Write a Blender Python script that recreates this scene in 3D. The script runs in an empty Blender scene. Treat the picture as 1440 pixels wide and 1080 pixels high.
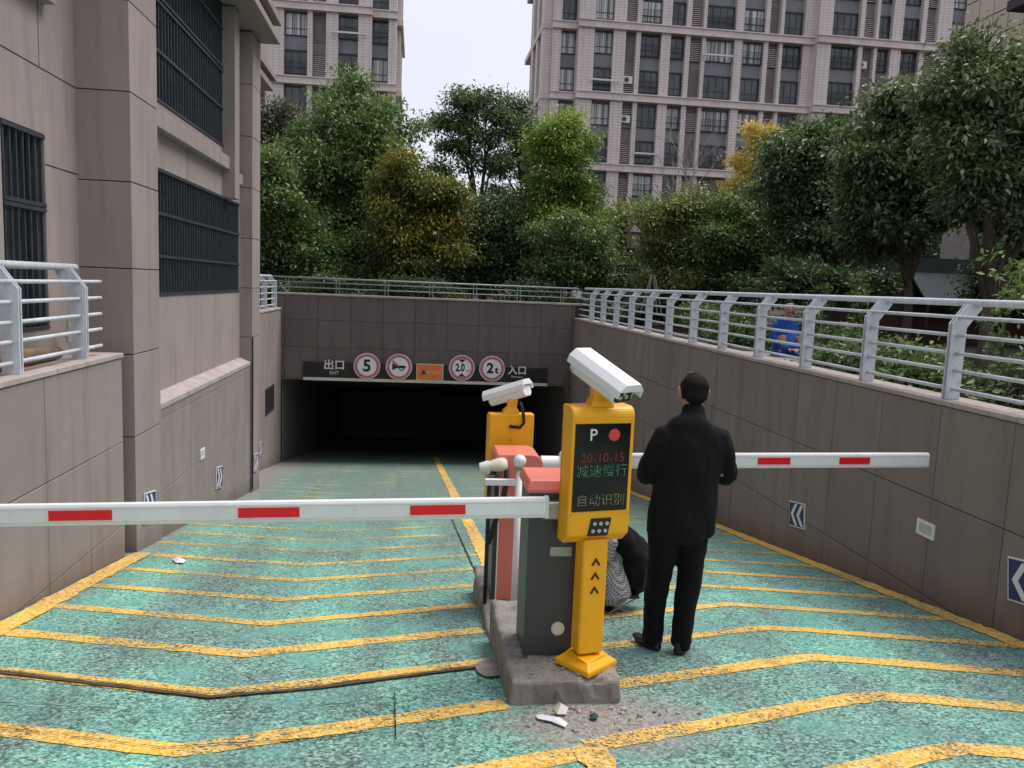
import bpy, bmesh, math, random
import numpy as np
from mathutils import Vector, Matrix, noise as mnoise
from math import sin, cos, radians as R_, pi, hypot, atan2

C = bpy.context.scene
COL = C.collection
random.seed(7)
# ------------------------------------------------------------------ camera
CAM = np.array([0, 0, 1.5]); FPX = 1130.0
YAW, PIT, ROL = 0.121699, 0.120617, -0.041036
_f = np.array([sin(YAW)*cos(PIT), cos(YAW)*cos(PIT), -sin(PIT)])
_r0 = np.array([cos(YAW), -sin(YAW), 0.]); _u0 = np.cross(_r0, _f)
_r = _r0*cos(ROL) - _u0*sin(ROL); _u = np.cross(_r, _f)
cd = bpy.data.cameras.new('camera'); cam = bpy.data.objects.new('camera', cd); COL.objects.link(cam)
cam.matrix_world = Matrix(((_r[0], _u[0], -_f[0], 0), (_r[1], _u[1], -_f[1], 0), (_r[2], _u[2], -_f[2], 1.5), (0, 0, 0, 1)))
cd.sensor_width = 36; cd.lens = 36*FPX/1440; cd.clip_end = 900; cd.clip_start = .05
C.camera = cam
# survey helpers: a sight line of the photograph cut with a real plane of the site
def ray(px, py): return _f + _r*(px-720)/FPX - _u*(py-540)/FPX
def on(px, py, ax, val):
    d = ray(px, py); t = (val-CAM[ax])/d[ax]; return CAM+t*d
SL = .155
def zr(y): return -SL*y            # ramp height
# ------------------------------------------------------------------ world, sun
w = bpy.data.worlds.new('World'); C.world = w; w.use_nodes = True
nt = w.node_tree; nt.nodes.clear()
o_ = nt.nodes.new('ShaderNodeOutputWorld'); bg = nt.nodes.new('ShaderNodeBackground')
sky = nt.nodes.new('ShaderNodeTexSky'); sky.sky_type = 'NISHITA'; sky.sun_disc = False
SUN_EL, SUN_AZ = R_(62), R_(70)
sky.sun_elevation = SUN_EL; sky.sun_rotation = SUN_AZ
tc = nt.nodes.new('ShaderNodeTexCoord'); nz = nt.nodes.new('ShaderNodeTexNoise'); nz.inputs['Scale'].default_value = 1.6
nz.inputs['Detail'].default_value = 4
rp = nt.nodes.new('ShaderNodeValToRGB')
rp.color_ramp.elements[0].position = .3; rp.color_ramp.elements[0].color = (.375, .38, .44, 1)
rp.color_ramp.elements[1].position = .7; rp.color_ramp.elements[1].color = (.43, .435, .485, 1)
sc_ = nt.nodes.new('ShaderNodeVectorMath'); sc_.operation = 'SCALE'; sc_.inputs['Scale'].default_value = 10.0
mx = nt.nodes.new('ShaderNodeMix'); mx.data_type = 'RGBA'; mx.inputs[0].default_value = .95
L = nt.links.new
L(tc.outputs['Generated'], nz.inputs['Vector']); L(nz.outputs['Fac'], rp.inputs['Fac'])
L(rp.outputs['Color'], sc_.inputs[0]); L(sky.outputs['Color'], mx.inputs[6]); L(sc_.outputs['Vector'], mx.inputs[7])
L(mx.outputs[2], bg.inputs['Color']); bg.inputs['Strength'].default_value = .1
L(bg.outputs[0], o_.inputs['Surface'])
sd = bpy.data.lights.new('sun', 'SUN'); sd.energy = 1.5; sd.angle = R_(38); sd.color = (1, .96, .9)
sun = bpy.data.objects.new('sun', sd); COL.objects.link(sun)
sdir = Vector((cos(SUN_EL)*sin(SUN_AZ), cos(SUN_EL)*cos(SUN_AZ), sin(SUN_EL)))
sun.rotation_euler = sdir.to_track_quat('Z', 'Y').to_euler(); sun.location = (20, 0, 40)
C.view_settings.view_transform = 'Standard'; C.view_settings.look = 'None'
C.view_settings.exposure = 1.08; C.view_settings.gamma = 1.0; C.view_settings.use_curve_mapping = False
C.render.engine = 'CYCLES'
C.cycles.max_bounces = 6; C.cycles.diffuse_bounces = 3; C.cycles.transparent_max_bounces = 8

# ------------------------------------------------------------------ materials
def srgb(r, g, b):
    f = lambda c: c/12.92 if c <= .04045 else ((c+.055)/1.055)**2.4
    return (f(r/255), f(g/255), f(b/255))
class NT:
    def __init__(s, name):
        s.m = bpy.data.materials.new(name); s.m.use_nodes = True; s.t = s.m.node_tree
        s.b = s.t.nodes['Principled BSDF']; s.out = s.t.nodes['Material Output']
    def n(s, typ, **k):
        x = s.t.nodes.new(typ)
        for a, v in k.items(): setattr(x, a, v)
        return x
    def l(s, a, b): s.t.links.new(a, b)
    def coord(s, kind='Object', scale=(1, 1, 1), rot=(0, 0, 0)):
        c = s.n('ShaderNodeTexCoord'); m = s.n('ShaderNodeMapping'); m.inputs['Scale'].default_value = scale
        m.inputs['Rotation'].default_value = rot
        if kind == 'World':
            g = s.n('ShaderNodeNewGeometry'); s.l(g.outputs['Position'], m.inputs['Vector'])
        else: s.l(c.outputs[kind], m.inputs['Vector'])
        return m.outputs[0]
    def noise(s, vec, scale, detail=3, rough=.5):
        x = s.n('ShaderNodeTexNoise'); x.inputs['Scale'].default_value = scale; x.inputs['Detail'].default_value = detail
        x.inputs['Roughness'].default_value = rough; s.l(vec, x.inputs['Vector']); return x.outputs['Fac']
    def vor(s, vec, scale, out='Distance'):
        x = s.n('ShaderNodeTexVoronoi'); x.inputs['Scale'].default_value = scale; s.l(vec, x.inputs['Vector']); return x.outputs[out]
    def ramp(s, fac, stops, interp='LINEAR'):
        x = s.n('ShaderNodeValToRGB'); x.color_ramp.interpolation = interp
        e = x.color_ramp.elements
        while len(e) < len(stops): e.new(.5)
        for i, (p, c) in enumerate(stops):
            e[i].position = p; e[i].color = (*c, 1) if len(c) == 3 else c
        s.l(fac, x.inputs['Fac']); return x.outputs['Color']
    def mr(s, v, a, b, c=0., d=1.):
        x = s.n('ShaderNodeMapRange'); x.inputs[1].default_value = a; x.inputs[2].default_value = b
        x.inputs[3].default_value = c; x.inputs[4].default_value = d; s.l(v, x.inputs[0]); return x.outputs[0]
    def math(s, op, a, b=None):
        x = s.n('ShaderNodeMath', operation=op)
        for i, v in enumerate((a, b)):
            if v is None: continue
            if isinstance(v, (int, float)): x.inputs[i].default_value = v
            else: s.l(v, x.inputs[i])
        return x.outputs[0]
    def mix(s, f, a, b, mode='MIX'):
        x = s.n('ShaderNodeMix', data_type='RGBA', blend_type=mode)
        for i, v in ((0, f), (6, a), (7, b)):
            if isinstance(v, (int, float)): x.inputs[i].default_value = v
            elif isinstance(v, tuple): x.inputs[i].default_value = (*v[:3], 1)
            else: s.l(v, x.inputs[i])
        return x.outputs[2]
    def bump(s, h, strength=.3, dist=.01):
        x = s.n('ShaderNodeBump'); x.inputs['Strength'].default_value = strength; x.inputs['Distance'].default_value = dist
        s.l(h, x.inputs['Height']); s.l(x.outputs[0], s.b.inputs['Normal'])
    def col(s, c): 
        if isinstance(c, tuple): s.b.inputs['Base Color'].default_value = (*c[:3], 1)
        else: s.l(c, s.b.inputs['Base Color'])
    def set(s, rough=.6, metal=0, spec=None):
        s.b.inputs['Roughness'].default_value = rough; s.b.inputs['Metallic'].default_value = metal
        if spec is not None: s.b.inputs['Specular IOR Level'].default_value = spec
        return s.m

def simple(name, c, rough=.5, metal=0., var=.15, vs=6., bump=0., spec=None, dirt=0.):
    t = NT(name); v = t.coord('World')
    n1 = t.noise(v, vs, 5, .6)
    lo = tuple(x*(1-var) for x in c); hi = tuple(min(1, x*(1+var)) for x in c)
    cc = t.ramp(n1, [(.3, lo), (.7, hi)])
    if dirt:
        n2 = t.noise(t.coord('World', (1, 1, .35)), vs*3.1, 6, .65)
        cc = t.mix(t.mr(n2, .52, .72, 0, dirt), cc, tuple(x*.35 for x in c))
    t.col(cc); t.set(rough, metal, spec)
    if bump: t.bump(t.noise(v, vs*14, 4, .7), bump, .004)
    return t.m

def stucco(name, base, var=.10, speck=.5):
    t = NT(name); v = t.coord('World')
    oi = t.n('ShaderNodeObjectInfo')
    big = t.noise(v, .9, 4, .6); streak = t.noise(t.coord('World', (3.2, 3.2, .35)), 1.7, 5, .6)
    c = t.ramp(big, [(.3, tuple(x*(1-var) for x in base)), (.7, tuple(x*(1+var) for x in base))])
    c = t.mix(t.mr(streak, .47, .72, 0, .6), c, tuple(x*.62 for x in base))
    c = t.mix(t.mr(t.noise(t.coord('World', (5, 5, .5)), 1.1, 4), .58, .8, 0, .3), c, (base[0]*1.25, base[1]*1.25, base[2]*1.27))
    c = t.mix(t.mr(oi.outputs['Random'], 0, 1, 0, .38), c, tuple(x*.7 for x in base))
    sp = t.noise(v, 85, 2, .5)
    msk = t.noise(v, 1.3, 2)
    c = t.mix(t.math('MULTIPLY', t.mr(sp, .62, .7, 0, speck), t.mr(msk, .45, .62, .25, 1)), c, tuple(x*.35 for x in base))
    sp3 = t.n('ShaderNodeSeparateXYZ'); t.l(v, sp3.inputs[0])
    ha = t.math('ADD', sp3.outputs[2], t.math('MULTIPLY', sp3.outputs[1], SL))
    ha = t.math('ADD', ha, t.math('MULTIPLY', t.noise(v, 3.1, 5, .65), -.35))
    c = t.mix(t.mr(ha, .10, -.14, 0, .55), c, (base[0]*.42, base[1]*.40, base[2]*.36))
    t.col(c); t.set(.85, 0, .3)
    t.bump(t.noise(v, 120, 3, .6), .35, .004)
    return t.m

M = {}
WB = (.30, .252, .236)
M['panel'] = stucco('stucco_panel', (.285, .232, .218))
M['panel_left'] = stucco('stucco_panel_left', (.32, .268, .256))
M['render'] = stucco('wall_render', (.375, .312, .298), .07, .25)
M['joint'] = simple('dark_joint', (.05, .042, .04), .95)
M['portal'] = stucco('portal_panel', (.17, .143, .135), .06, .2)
M['coping'] = simple('cement_coping', (.42, .36, .335), .9, var=.2, vs=4, bump=.4, dirt=.4)
M['plinth'] = simple('rough_concrete', (.27, .245, .225), .95, var=.25, vs=9, bump=.7, dirt=.7)
M['tunnel'] = simple('tunnel_concrete', (.22, .20, .19), .9)
M['soil'] = simple('soil', (.05, .042, .03), .98, var=.4, vs=12, bump=.8)
M['rail'] = simple('galvanised_paint', srgb(206, 211, 220), .5, .0, var=.12, vs=11, dirt=.45)
M['railfar'] = simple('far_rail_paint', srgb(150, 156, 158), .5, .2, var=.1)
M['yellow'] = simple('yellow_enamel', (.93, .44, .006), .38, var=.06, vs=3, dirt=.16)
M['orange_red'] = simple('salmon_enamel', (.76, .215, .16), .4, var=.06, vs=4, dirt=.1)
M['darkgrey'] = simple('dark_grey_enamel', (.048, .052, .06), .42, var=.12, vs=4, dirt=.15)
M['steel'] = simple('bare_steel', (.35, .35, .34), .35, .9, var=.2, vs=20)
M['white'] = simple('white_paint', (.84, .85, .88), .4, var=.04, vs=5, dirt=.12)
M['white2'] = simple('off_white_plastic', (.70, .70, .66), .5, var=.06, vs=9, dirt=.25)
M['red'] = simple('red_reflective', (.84, .010, .022), .35, var=.10, vs=9, dirt=.12)
M['black'] = simple('black_plastic', (.012, .012, .014), .4, var=.2)
M['rubber'] = simple('black_rubber', (.016, .014, .014), .7, var=.3)
M['glassdark'] = simple('screen_glass', (.006, .005, .007), .12, var=.1, spec=.5)
M['maroon'] = simple('maroon_print', (.075, .008, .012), .5)
M['grille'] = simple('grille_steel', (.055, .067, .082), .5, .3, var=.25, vs=8, dirt=.2)
M['ink'] = simple('black_ink', (.01, .01, .012), .5)
M['signwhite'] = simple('sign_white', (.86, .83, .86), .4, var=.04)
M['signpink'] = simple('faded_red_ring', (.55, .15, .20), .4, var=.12)
M['signbord'] = simple('sign_rim', (.78, .66, .68), .4)
M['signboard'] = simple('signboard_black', (.012, .009, .011), .45)
M['signorange'] = simple('orange_sign', (.80, .20, .045), .5, var=.1, vs=9)
M['cream'] = simple('cream_trim', (.66, .62, .52), .6, var=.08)
M['navy'] = simple('navy_reflective', (.02, .03, .14), .4, var=.1)
M['bark'] = simple('bark', (.085, .065, .05), .95, var=.35, vs=9, bump=.9)
M['barkpale'] = simple('pale_bark', (.32, .28, .25), .9, var=.2, vs=9)
M['iron'] = simple('brown_iron', (.06, .035, .025), .6, .3)
M['lampglass'] = simple('lantern_glass', (.42, .35, .25), .3)
M['skin'] = simple('skin', (.42, .24, .17), .5, var=.06)
M['hair'] = simple('hair', (.006, .005, .0045), .75, var=.5, vs=70, bump=.6, spec=.2)
M['shoe'] = simple('black_leather', (.012, .011, .011), .35, var=.3)
M['concrete'] = simple('pale_concrete', (.36, .34, .32), .9, var=.2, vs=3, bump=.3, dirt=.3)

def cloth(name, c, rough=.85):
    t = NT(name); v = t.coord('World')
    t.col(t.ramp(t.noise(v, 40, 4), [(.3, tuple(x*.75 for x in c)), (.7, tuple(x*1.25 for x in c))]))
    t.set(rough, 0, .2); t.b.inputs['Sheen Weight'].default_value = .02
    t.bump(t.noise(v, 300, 2), .25, .002); return t.m
M['blackcloth'] = cloth('black_wool', (.0055, .006, .008))
M['trouser'] = cloth('black_trouser', (.0042, .0045, .0065))
M['bluecoat'] = cloth('blue_coat', (.014, .07, .30))
M['redcloth'] = cloth('red_cloth', (.20, .03, .03)); M['redband'] = simple('dull_red_wall', (.085, .035, .03), .8, var=.3)

def emit(name, c, s):
    t = NT(name); t.col(tuple(x*.3 for x in c)); t.b.inputs['Emission Color'].default_value = (*c, 1)
    t.b.inputs['Emission Strength'].default_value = s; t.set(.5); return t.m
def led(name, c, s, cell=.0052):      # LED matrix: light comes out in dots
    t = NT(name); v = t.coord('Object')
    d = t.vor(v, 1/cell, 'Distance')
    x = t.n('ShaderNodeTexVoronoi'); x.inputs['Scale'].default_value = 1/cell; x.inputs['Randomness'].default_value = 0.
    t.l(v, x.inputs['Vector'])
    k = t.mr(x.outputs['Distance'], .28, .42, 1, .12)
    t.col((.02, .02, .02)); t.b.inputs['Emission Color'].default_value = (*c, 1)
    t.l(t.math('MULTIPLY', k, s), t.b.inputs['Emission Strength']); return t.m
M['ledred'] = led('led_red', (.7, .04, .05), .7)
M['leddim'] = led('led_dim_red', (.35, .01, .04), .4)
M['ledgreen'] = led('led_green', (.06, .26, .15), .6)
M['ledwhite'] = led('led_pale', (.26, .29, .21), .6)
M['printwhite'] = simple('white_print', (.72, .72, .72), .5)
M['ledlens'] = simple('lens_led', (.45, .45, .42), .2, var=.1)

def ramp_mat(name, kind):
    t = NT(name); v = t.coord('World')
    sep = t.n('ShaderNodeSeparateXYZ'); t.l(v, sep.inputs[0]); X, Y = sep.outputs[0], sep.outputs[1]
    cell = t.vor(v, 80, 'Color'); sc = t.n('ShaderNodeSeparateColor'); t.l(cell, sc.inputs[0]); r1, r2 = sc.outputs[0], sc.outputs[1]
    mid = t.noise(v, 22, 4, .7); big = t.noise(v, 1.3, 5, .6); lane = t.noise(t.coord('World', (1.5, .13, 1)), 1., 3)
    wear = t.math('ADD', t.math('MULTIPLY', big, .55), t.math('MULTIPLY', lane, .55))
    wear = t.mr(wear, .44, .62)
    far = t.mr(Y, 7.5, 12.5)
    if kind == 'ramp':
        c = t.ramp(r1, [(0, srgb(67, 99, 95)), (.2, srgb(90, 140, 129)), (.4, srgb(112, 185, 163)), (.7, srgb(135, 209, 185)), (1, srgb(181, 228, 213))])
        dark = t.ramp(r1, [(0, srgb(56, 64, 67)), (.4, srgb(88, 105, 103)), (.75, srgb(120, 144, 138)), (1, srgb(157, 174, 168))])
        c = t.mix(t.math('MULTIPLY', wear, .9), c, dark)
        c = t.mix(t.mr(mid, .45, .75, 0, .5), c, dark)
        c = t.mix(t.math('MULTIPLY', t.mr(t.noise(v, 2.6, 3), .48, .66), .45), c, t.mix(r2, srgb(90, 161, 174), srgb(129, 211, 172)))
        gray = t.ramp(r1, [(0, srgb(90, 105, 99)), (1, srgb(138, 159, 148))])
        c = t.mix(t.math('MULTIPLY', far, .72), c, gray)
        # tyre tracks and oil drips
        tl_ = t.math('ABSOLUTE', t.math('SUBTRACT', t.math('ABSOLUTE', t.math('ADD', X, .95)), .72)); tr_ = t.math('ABSOLUTE', t.math('SUBTRACT', t.math('ABSOLUTE', t.math('SUBTRACT', X, 2.45)), .72))
        td = t.math('ADD', t.math('MINIMUM', tl_, tr_), t.math('MULTIPLY', t.noise(t.coord('World', (3, .5, 1)), 1.2, 4), .30))
        c = t.mix(t.math('MULTIPLY', t.mr(td, .34, .10), t.mr(mid, .3, .6, .35, .75)), c, dark)
        oil = t.math('ADD', t.vor(v, 1.15, 'Distance'), t.math('MULTIPLY', t.noise(v, 9, 4), .10))
        c = t.mix(t.mr(oil, .115, .075, 0, .6), c, srgb(52, 62, 60))
        # transverse anti-skid grooves
        wv = t.n('ShaderNodeTexWave', wave_type='BANDS', bands_direction='Y'); wv.inputs['Scale'].default_value = 3.2
        wv.inputs['Distortion'].default_value = 1.2; wv.inputs['Detail'].default_value = 1; wv.inputs['Detail Scale'].default_value = .6; t.l(v, wv.inputs['Vector'])
        c = t.mix(t.math('MULTIPLY', t.math('MULTIPLY', t.mr(wv.outputs['Fac'], .6, .95), t.mr(Y, 8, 14)), .35), c, srgb(67, 82, 77))
        # cement dust spilt around the foot of the island
        dx = t.math('DIVIDE', t.math('SUBTRACT', X, .95), .62); dy = t.math('DIVIDE', t.math('SUBTRACT', Y, 3.55), .42)
        rr = t.math('ADD', t.math('POWER', t.math('ABSOLUTE', dx), 2.), t.math('POWER', t.math('ABSOLUTE', dy), 2.))
        rr = t.math('ADD', rr, t.math('MULTIPLY', t.noise(v, 7, 5, .7), 1.6))
        dust = t.ramp(r2, [(0, srgb(120, 108, 105)), (1, srgb(180, 166, 160))])
        c = t.mix(t.mr(rr, 1.9, .8, 0, .9), c, dust)
        # dirt along the left wall
        e = t.math('ADD', X, t.math('MULTIPLY', t.noise(v, 2.5, 4), 1.1))
        c = t.mix(t.math('MULTIPLY', t.mr(e, -1.9, -2.4), t.mr(Y, 7.6, 8.6)), c, t.ramp(mid, [(.3, srgb(92, 86, 82)), (.7, srgb(170, 166, 160))]))
    else:
        c = t.ramp(r1, [(0, srgb(196, 146, 62)), (.25, srgb(242, 188, 62)), (.6, srgb(250, 206, 84)), (1, srgb(250, 226, 160))])
        c = t.mix(t.mr(mid, .45, .7, 0, .55), c, srgb(226, 172, 96))
        c = t.mix(t.math('MULTIPLY', wear, .45), c, t.ramp(r1, [(0, srgb(120, 110, 90)), (1, srgb(200, 175, 130))]))
        a = t.math('ADD', t.math('MULTIPLY', r2, .5), t.math('MULTIPLY', mid, .75))
        thr = t.math('ADD', 1.02, t.math('MULTIPLY', wear, -.20)) if kind == 'line' else t.math('ADD', 1.02, t.math('MULTIPLY', wear, -.30))
        if kind != 'line': thr = t.math('SUBTRACT', thr, t.math('MULTIPLY', t.mr(Y, 5.5, 10.0), .36))
        t.l(t.mr(t.math('SUBTRACT', thr, a), -.10, .10), t.b.inputs['Alpha'])
    t.col(c); t.set(.62, 0, .4)
    t.bump(t.math('ADD', t.math('MULTIPLY', r1, .5), mid), .5, .004)
    return t.m
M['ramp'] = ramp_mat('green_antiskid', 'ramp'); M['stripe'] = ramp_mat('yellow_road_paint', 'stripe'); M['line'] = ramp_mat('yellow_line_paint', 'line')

# ------------------------------------------------------------------ mesh helpers
class MB:
    def __init__(s): s.v = []; s.f = []; s.mi = []
    def add(s, vs, fs, mi=0):
        k = len(s.v); s.v += [tuple(map(float, p)) for p in vs]; s.f += [tuple(i+k for i in f) for f in fs]; s.mi += [mi]*len(fs); return s
    def box(s, a, b, mi=0, mat=None):
        x0, x1 = sorted((a[0], b[0])); y0, y1 = sorted((a[1], b[1])); z0, z1 = sorted((a[2], b[2]))
        vs = [Vector(p) for p in ((x0, y0, z0), (x1, y0, z0), (x1, y1, z0), (x0, y1, z0), (x0, y0, z1), (x1, y0, z1), (x1, y1, z1), (x0, y1, z1))]
        if mat is not None: vs = [mat @ p for p in vs]
        return s.add(vs, [(0, 3, 2, 1), (4, 5, 6, 7), (0, 1, 5, 4), (1, 2, 6, 5), (2, 3, 7, 6), (3, 0, 4, 7)], mi)
    def prism(s, poly, axis, a, b, mi=0, mat=None):
        # poly: 2-D points in the plane normal to axis ('x': (y,z), 'y': (x,z), 'z': (x,y))
        def P(p, t):
            q = {'x': (t, p[0], p[1]), 'y': (p[0], t, p[1]), 'z': (p[0], p[1], t)}[axis]
            q = Vector(q); return mat @ q if mat is not None else q
        n = len(poly); vs = [P(p, a) for p in poly]+[P(p, b) for p in poly]
        fs = [tuple(range(n))[::-1], tuple(range(n, 2*n))]+[(i, (i+1) % n, n+(i+1) % n, n+i) for i in range(n)]
        return s.add(vs, fs, mi)
    def tube(s, pts, r, n=8, mi=0, caps=True, ell=None):
        pts = [Vector(p) for p in pts]; k = len(pts)
        rs = r if isinstance(r, (list, tuple)) else [r]*k
        prev = None; vs = []
        for i, p in enumerate(pts):
            t = (pts[min(i+1, k-1)]-pts[max(i-1, 0)]).normalized()
            if prev is None:
                ref = Vector((0, 0, 1)) if abs(t.z) < .9 else Vector((1, 0, 0))
                a = t.cross(ref).normalized()
            else: a = (prev-t*prev.dot(t)).normalized()
            prev = a; b = t.cross(a)
            for j in range(n):
                g = 2*pi*j/n; vs.append(p+(a*cos(g)+b*sin(g))*rs[i])
        fs = [(i*n+j, i*n+(j+1) % n, (i+1)*n+(j+1) % n, (i+1)*n+j) for i in range(k-1) for j in range(n)]
        if caps: fs += [tuple(range(n))[::-1], tuple(range((k-1)*n, k*n))]
        return s.add(vs, fs, mi)
    def loft(s, rings, mi=0):      # rings: lists of equal point counts
        n = len(rings[0]); vs = [p for r in rings for p in r]; k = len(rings)
        fs = [(i*n+j, i*n+(j+1) % n, (i+1)*n+(j+1) % n, (i+1)*n+j) for i in range(k-1) for j in range(n)]
        fs += [tuple(range(n))[::-1], tuple(range((k-1)*n, k*n))]
        return s.add(vs, fs, mi)
    def disc(s, c, r, axis, t, n=40, mi=0, r0=0):
        c = Vector(c); d = Vector({'x': (1, 0, 0), 'y': (0, 1, 0), 'z': (0, 0, 1)}[axis])
        u = Vector((1, 0, 0)) if axis != 'x' else Vector((0, 1, 0)); v = d.cross(u)
        ring = lambda rad, off: [c+d*off+(u*cos(2*pi*i/n)+v*sin(2*pi*i/n))*rad for i in range(n)]
        if r0 == 0: return s.add(ring(r, 0)+ring(r, t), [tuple(range(n))[::-1], tuple(range(n, 2*n))]+[(i, (i+1) % n, n+(i+1) % n, n+i) for i in range(n)], mi)
        vs = ring(r0, 0)+ring(r, 0)+ring(r, t)+ring(r0, t)
        fs = [(q*n+i, q*n+(i+1) % n, ((q+1) % 4)*n+(i+1) % n, ((q+1) % 4)*n+i) for q in range(4) for i in range(n)]
        return s.add(vs, fs, mi)
    def mesh(s, name, mats):
        me = bpy.data.meshes.new(name); me.from_pydata(s.v, [], s.f)
        for m in (mats if isinstance(mats, (list, tuple)) else [mats]): me.materials.append(M[m] if isinstance(m, str) else m)
        me.polygons.foreach_set('material_index', s.mi)
        bm = bmesh.new(); bm.from_mesh(me); bmesh.ops.recalc_face_normals(bm, faces=bm.faces); bm.to_mesh(me); bm.free()
        me.update(); return me
    def build(s, name, mats, parent=None, bevel=0, smooth=False, **kw):
        return obj(name, s.mesh(name, mats), parent, bevel, smooth, **kw)
def obj(name, me, parent=None, bevel=0, smooth=False, loc=None, rot=None, scale=None):
    o = bpy.data.objects.new(name, me); COL.objects.link(o)
    if parent is not None: o.parent = parent
    if loc is not None: o.location = loc
    if rot is not None: o.rotation_euler = rot
    if scale is not None: o.scale = scale
    if smooth and me is not None:
        me.polygons.foreach_set('use_smooth', [True]*len(me.polygons))
    if bevel:
        b = o.modifiers.new('bevel', 'BEVEL'); b.width = bevel; b.segments = 2; b.limit_method = 'ANGLE'; b.angle_limit = R_(40)
    return o
def tag(o, label, cat, group=None, kind=None):
    o['label'] = label; o['category'] = cat
    if group: o['group'] = group
    if kind: o['kind'] = kind
    return o
def thing(name, label, cat, loc=(0, 0, 0), rotz=0, group=None):
    o = bpy.data.objects.new(name, None); COL.objects.link(o); o.location = loc; o.rotation_euler = (0, 0, rotz); o.empty_display_size = .1
    return tag(o, label, cat, group)
def struct(o): o['kind'] = 'structure'; return o
def bmat(loc=(0, 0, 0), rx=0, ry=0, rz=0): return Matrix.Translation(loc) @ Matrix.Rotation(rz, 4, 'Z') @ Matrix.Rotation(ry, 4, 'Y') @ Matrix.Rotation(rx, 4, 'X')
def grid_sheet(x0, x1, y0, y1, zf, nx, ny):
    m = MB(); vs = [(x0+(x1-x0)*i/nx, y0+(y1-y0)*j/ny, zf(x0+(x1-x0)*i/nx, y0+(y1-y0)*j/ny)) for j in range(ny+1) for i in range(nx+1)]
    fs = [(j*(nx+1)+i, j*(nx+1)+i+1, (j+1)*(nx+1)+i+1, (j+1)*(nx+1)+i) for j in range(ny) for i in range(nx)]
    return m.add(vs, fs)
def text(s, name, size, mat, parent, M4, ext=.001, ax='CENTER', sx=1., bold=0.):
    cu = bpy.data.curves.new(name, 'FONT'); cu.body = s; cu.size = size; cu.extrude = ext; cu.align_x = ax; cu.align_y = 'CENTER'; cu.resolution_u = 3
    if bold: cu.offset = bold
    o = bpy.data.objects.new(name, cu); COL.objects.link(o)
    dg = bpy.context.evaluated_depsgraph_get(); me = bpy.data.meshes.new_from_object(o.evaluated_get(dg))
    bpy.data.objects.remove(o); bpy.data.curves.remove(cu)
    me.name = name; me.materials.clear(); me.materials.append(M[mat])
    for p in me.polygons: p.material_index = 0
    if sx != 1: me.transform(Matrix.Diagonal((sx, 1, 1, 1)))
    q = bpy.data.objects.new(name, me); COL.objects.link(q); q.parent = parent; q.matrix_local = M4
    return q
FACE_S = Matrix.Rotation(R_(90), 4, 'X')       # lettering that faces -Y

# ------------------------------------------------------------------ ground, ramp, tunnel
XL, XR, GZ = -2.69, 4.12, .55
YP = 20.8
YT0, YT1 = -4.6, 38.
ramp = struct(grid_sheet(-4.5, 4.6, YT0, YT1, lambda x, y: zr(y), 2, 20).build('ramp', 'ramp'))
# ground around the cutting, one sheet with the cutting left open
g = MB()
FAR = 400
for (x0, x1, y0, y1) in ((-FAR, -2.9, -FAR, 13.9), (-FAR, -3.5, 13.9, YP+.3), (4.3, FAR, -FAR, YP+.3), (-FAR, FAR, YP+.3, FAR), (-2.9, 4.3, -FAR, YT0)):
    z = .70 if x0 == -2.9 and y1 == YT0 else GZ
    g.add([(x0, y0, z), (x1, y0, z), (x1, y1, z), (x0, y1, z)], [(0, 1, 2, 3)])
struct(g.build('ground', 'soil'))
# tunnel behind the portal
t_ = MB()
t_.box((-3.66, YP+.32, -9), (-3.36, YT1, .4)); t_.box((XR, YP+.32, -9), (XR+.3, YT1, .4))
t_.prism([(YP+.32, -1.03), (YT1, -1.03-SL*(YT1-YP)), (YT1, .3), (YP+.32, .3)], 'x', -3.36, XR)
t_.box((-3.66, YT1, -9), (XR+.3, YT1+.3, .4))
struct(t_.build('tunnel', 'tunnel'))

# stripes: painted chevrons on the ramp, one sheet each
def strip(path, width, name, mat, parent, lift=.004, jit=.008, seed=0, depth=None):
    rnd = random.Random(seed); pts = []
    for (a, b) in zip(path[:-1], path[1:]):
        n = max(2, int(hypot(b[0]-a[0], b[1]-a[1])/.06))
        pts += [(a[0]+(b[0]-a[0])*i/n, a[1]+(b[1]-a[1])*i/n) for i in range(n)]
    pts.append(path[-1]); m = MB(); vs = []
    for i, p in enumerate(pts):
        q0 = pts[max(0, i-1)]; q1 = pts[min(len(pts)-1, i+1)]; d = Vector((q1[0]-q0[0], q1[1]-q0[1])).normalized(); nn = Vector((-d.y, d.x))
        wv = width*(1+.12*mnoise.noise(Vector((i*.23+seed*3.1, seed, 0))))
        for sg in (1, -1):
            x = p[0]+nn.x*sg*(wv/2+rnd.uniform(-jit, jit)); y = p[1]+nn.y*sg*(wv/2+rnd.uniform(-jit, jit))
            vs.append((x, y, zr(y)+lift))
    fs = [(2*i, 2*i+1, 2*i+3, 2*i+2) for i in range(len(pts)-1)]
    m.add(vs, fs); return m.build(name, mat, parent)
SS = .34
for k in range(-3, 25):
    ty = 3.33+.67*k
    xe = -2.52 if ty < 7.4 else -2.62
    if k == 1: pass
    kx = .50 if 3.7 < ty+.48 < 6.3 else .86 if ty+.48 <= 3.7 else .68
    strip([(xe, ty+SS*(-.95-xe)), (-1.15, ty+SS*.2+.005), (-.95, ty+.012), (-.78, ty+SS*.17+.005), (kx, ty+SS*(kx+.95)*.93)], (.135 if k < 3 else .115) if k < 10 else .09, 'painted_stripe', 'stripe', ramp, seed=k+10)
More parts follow.
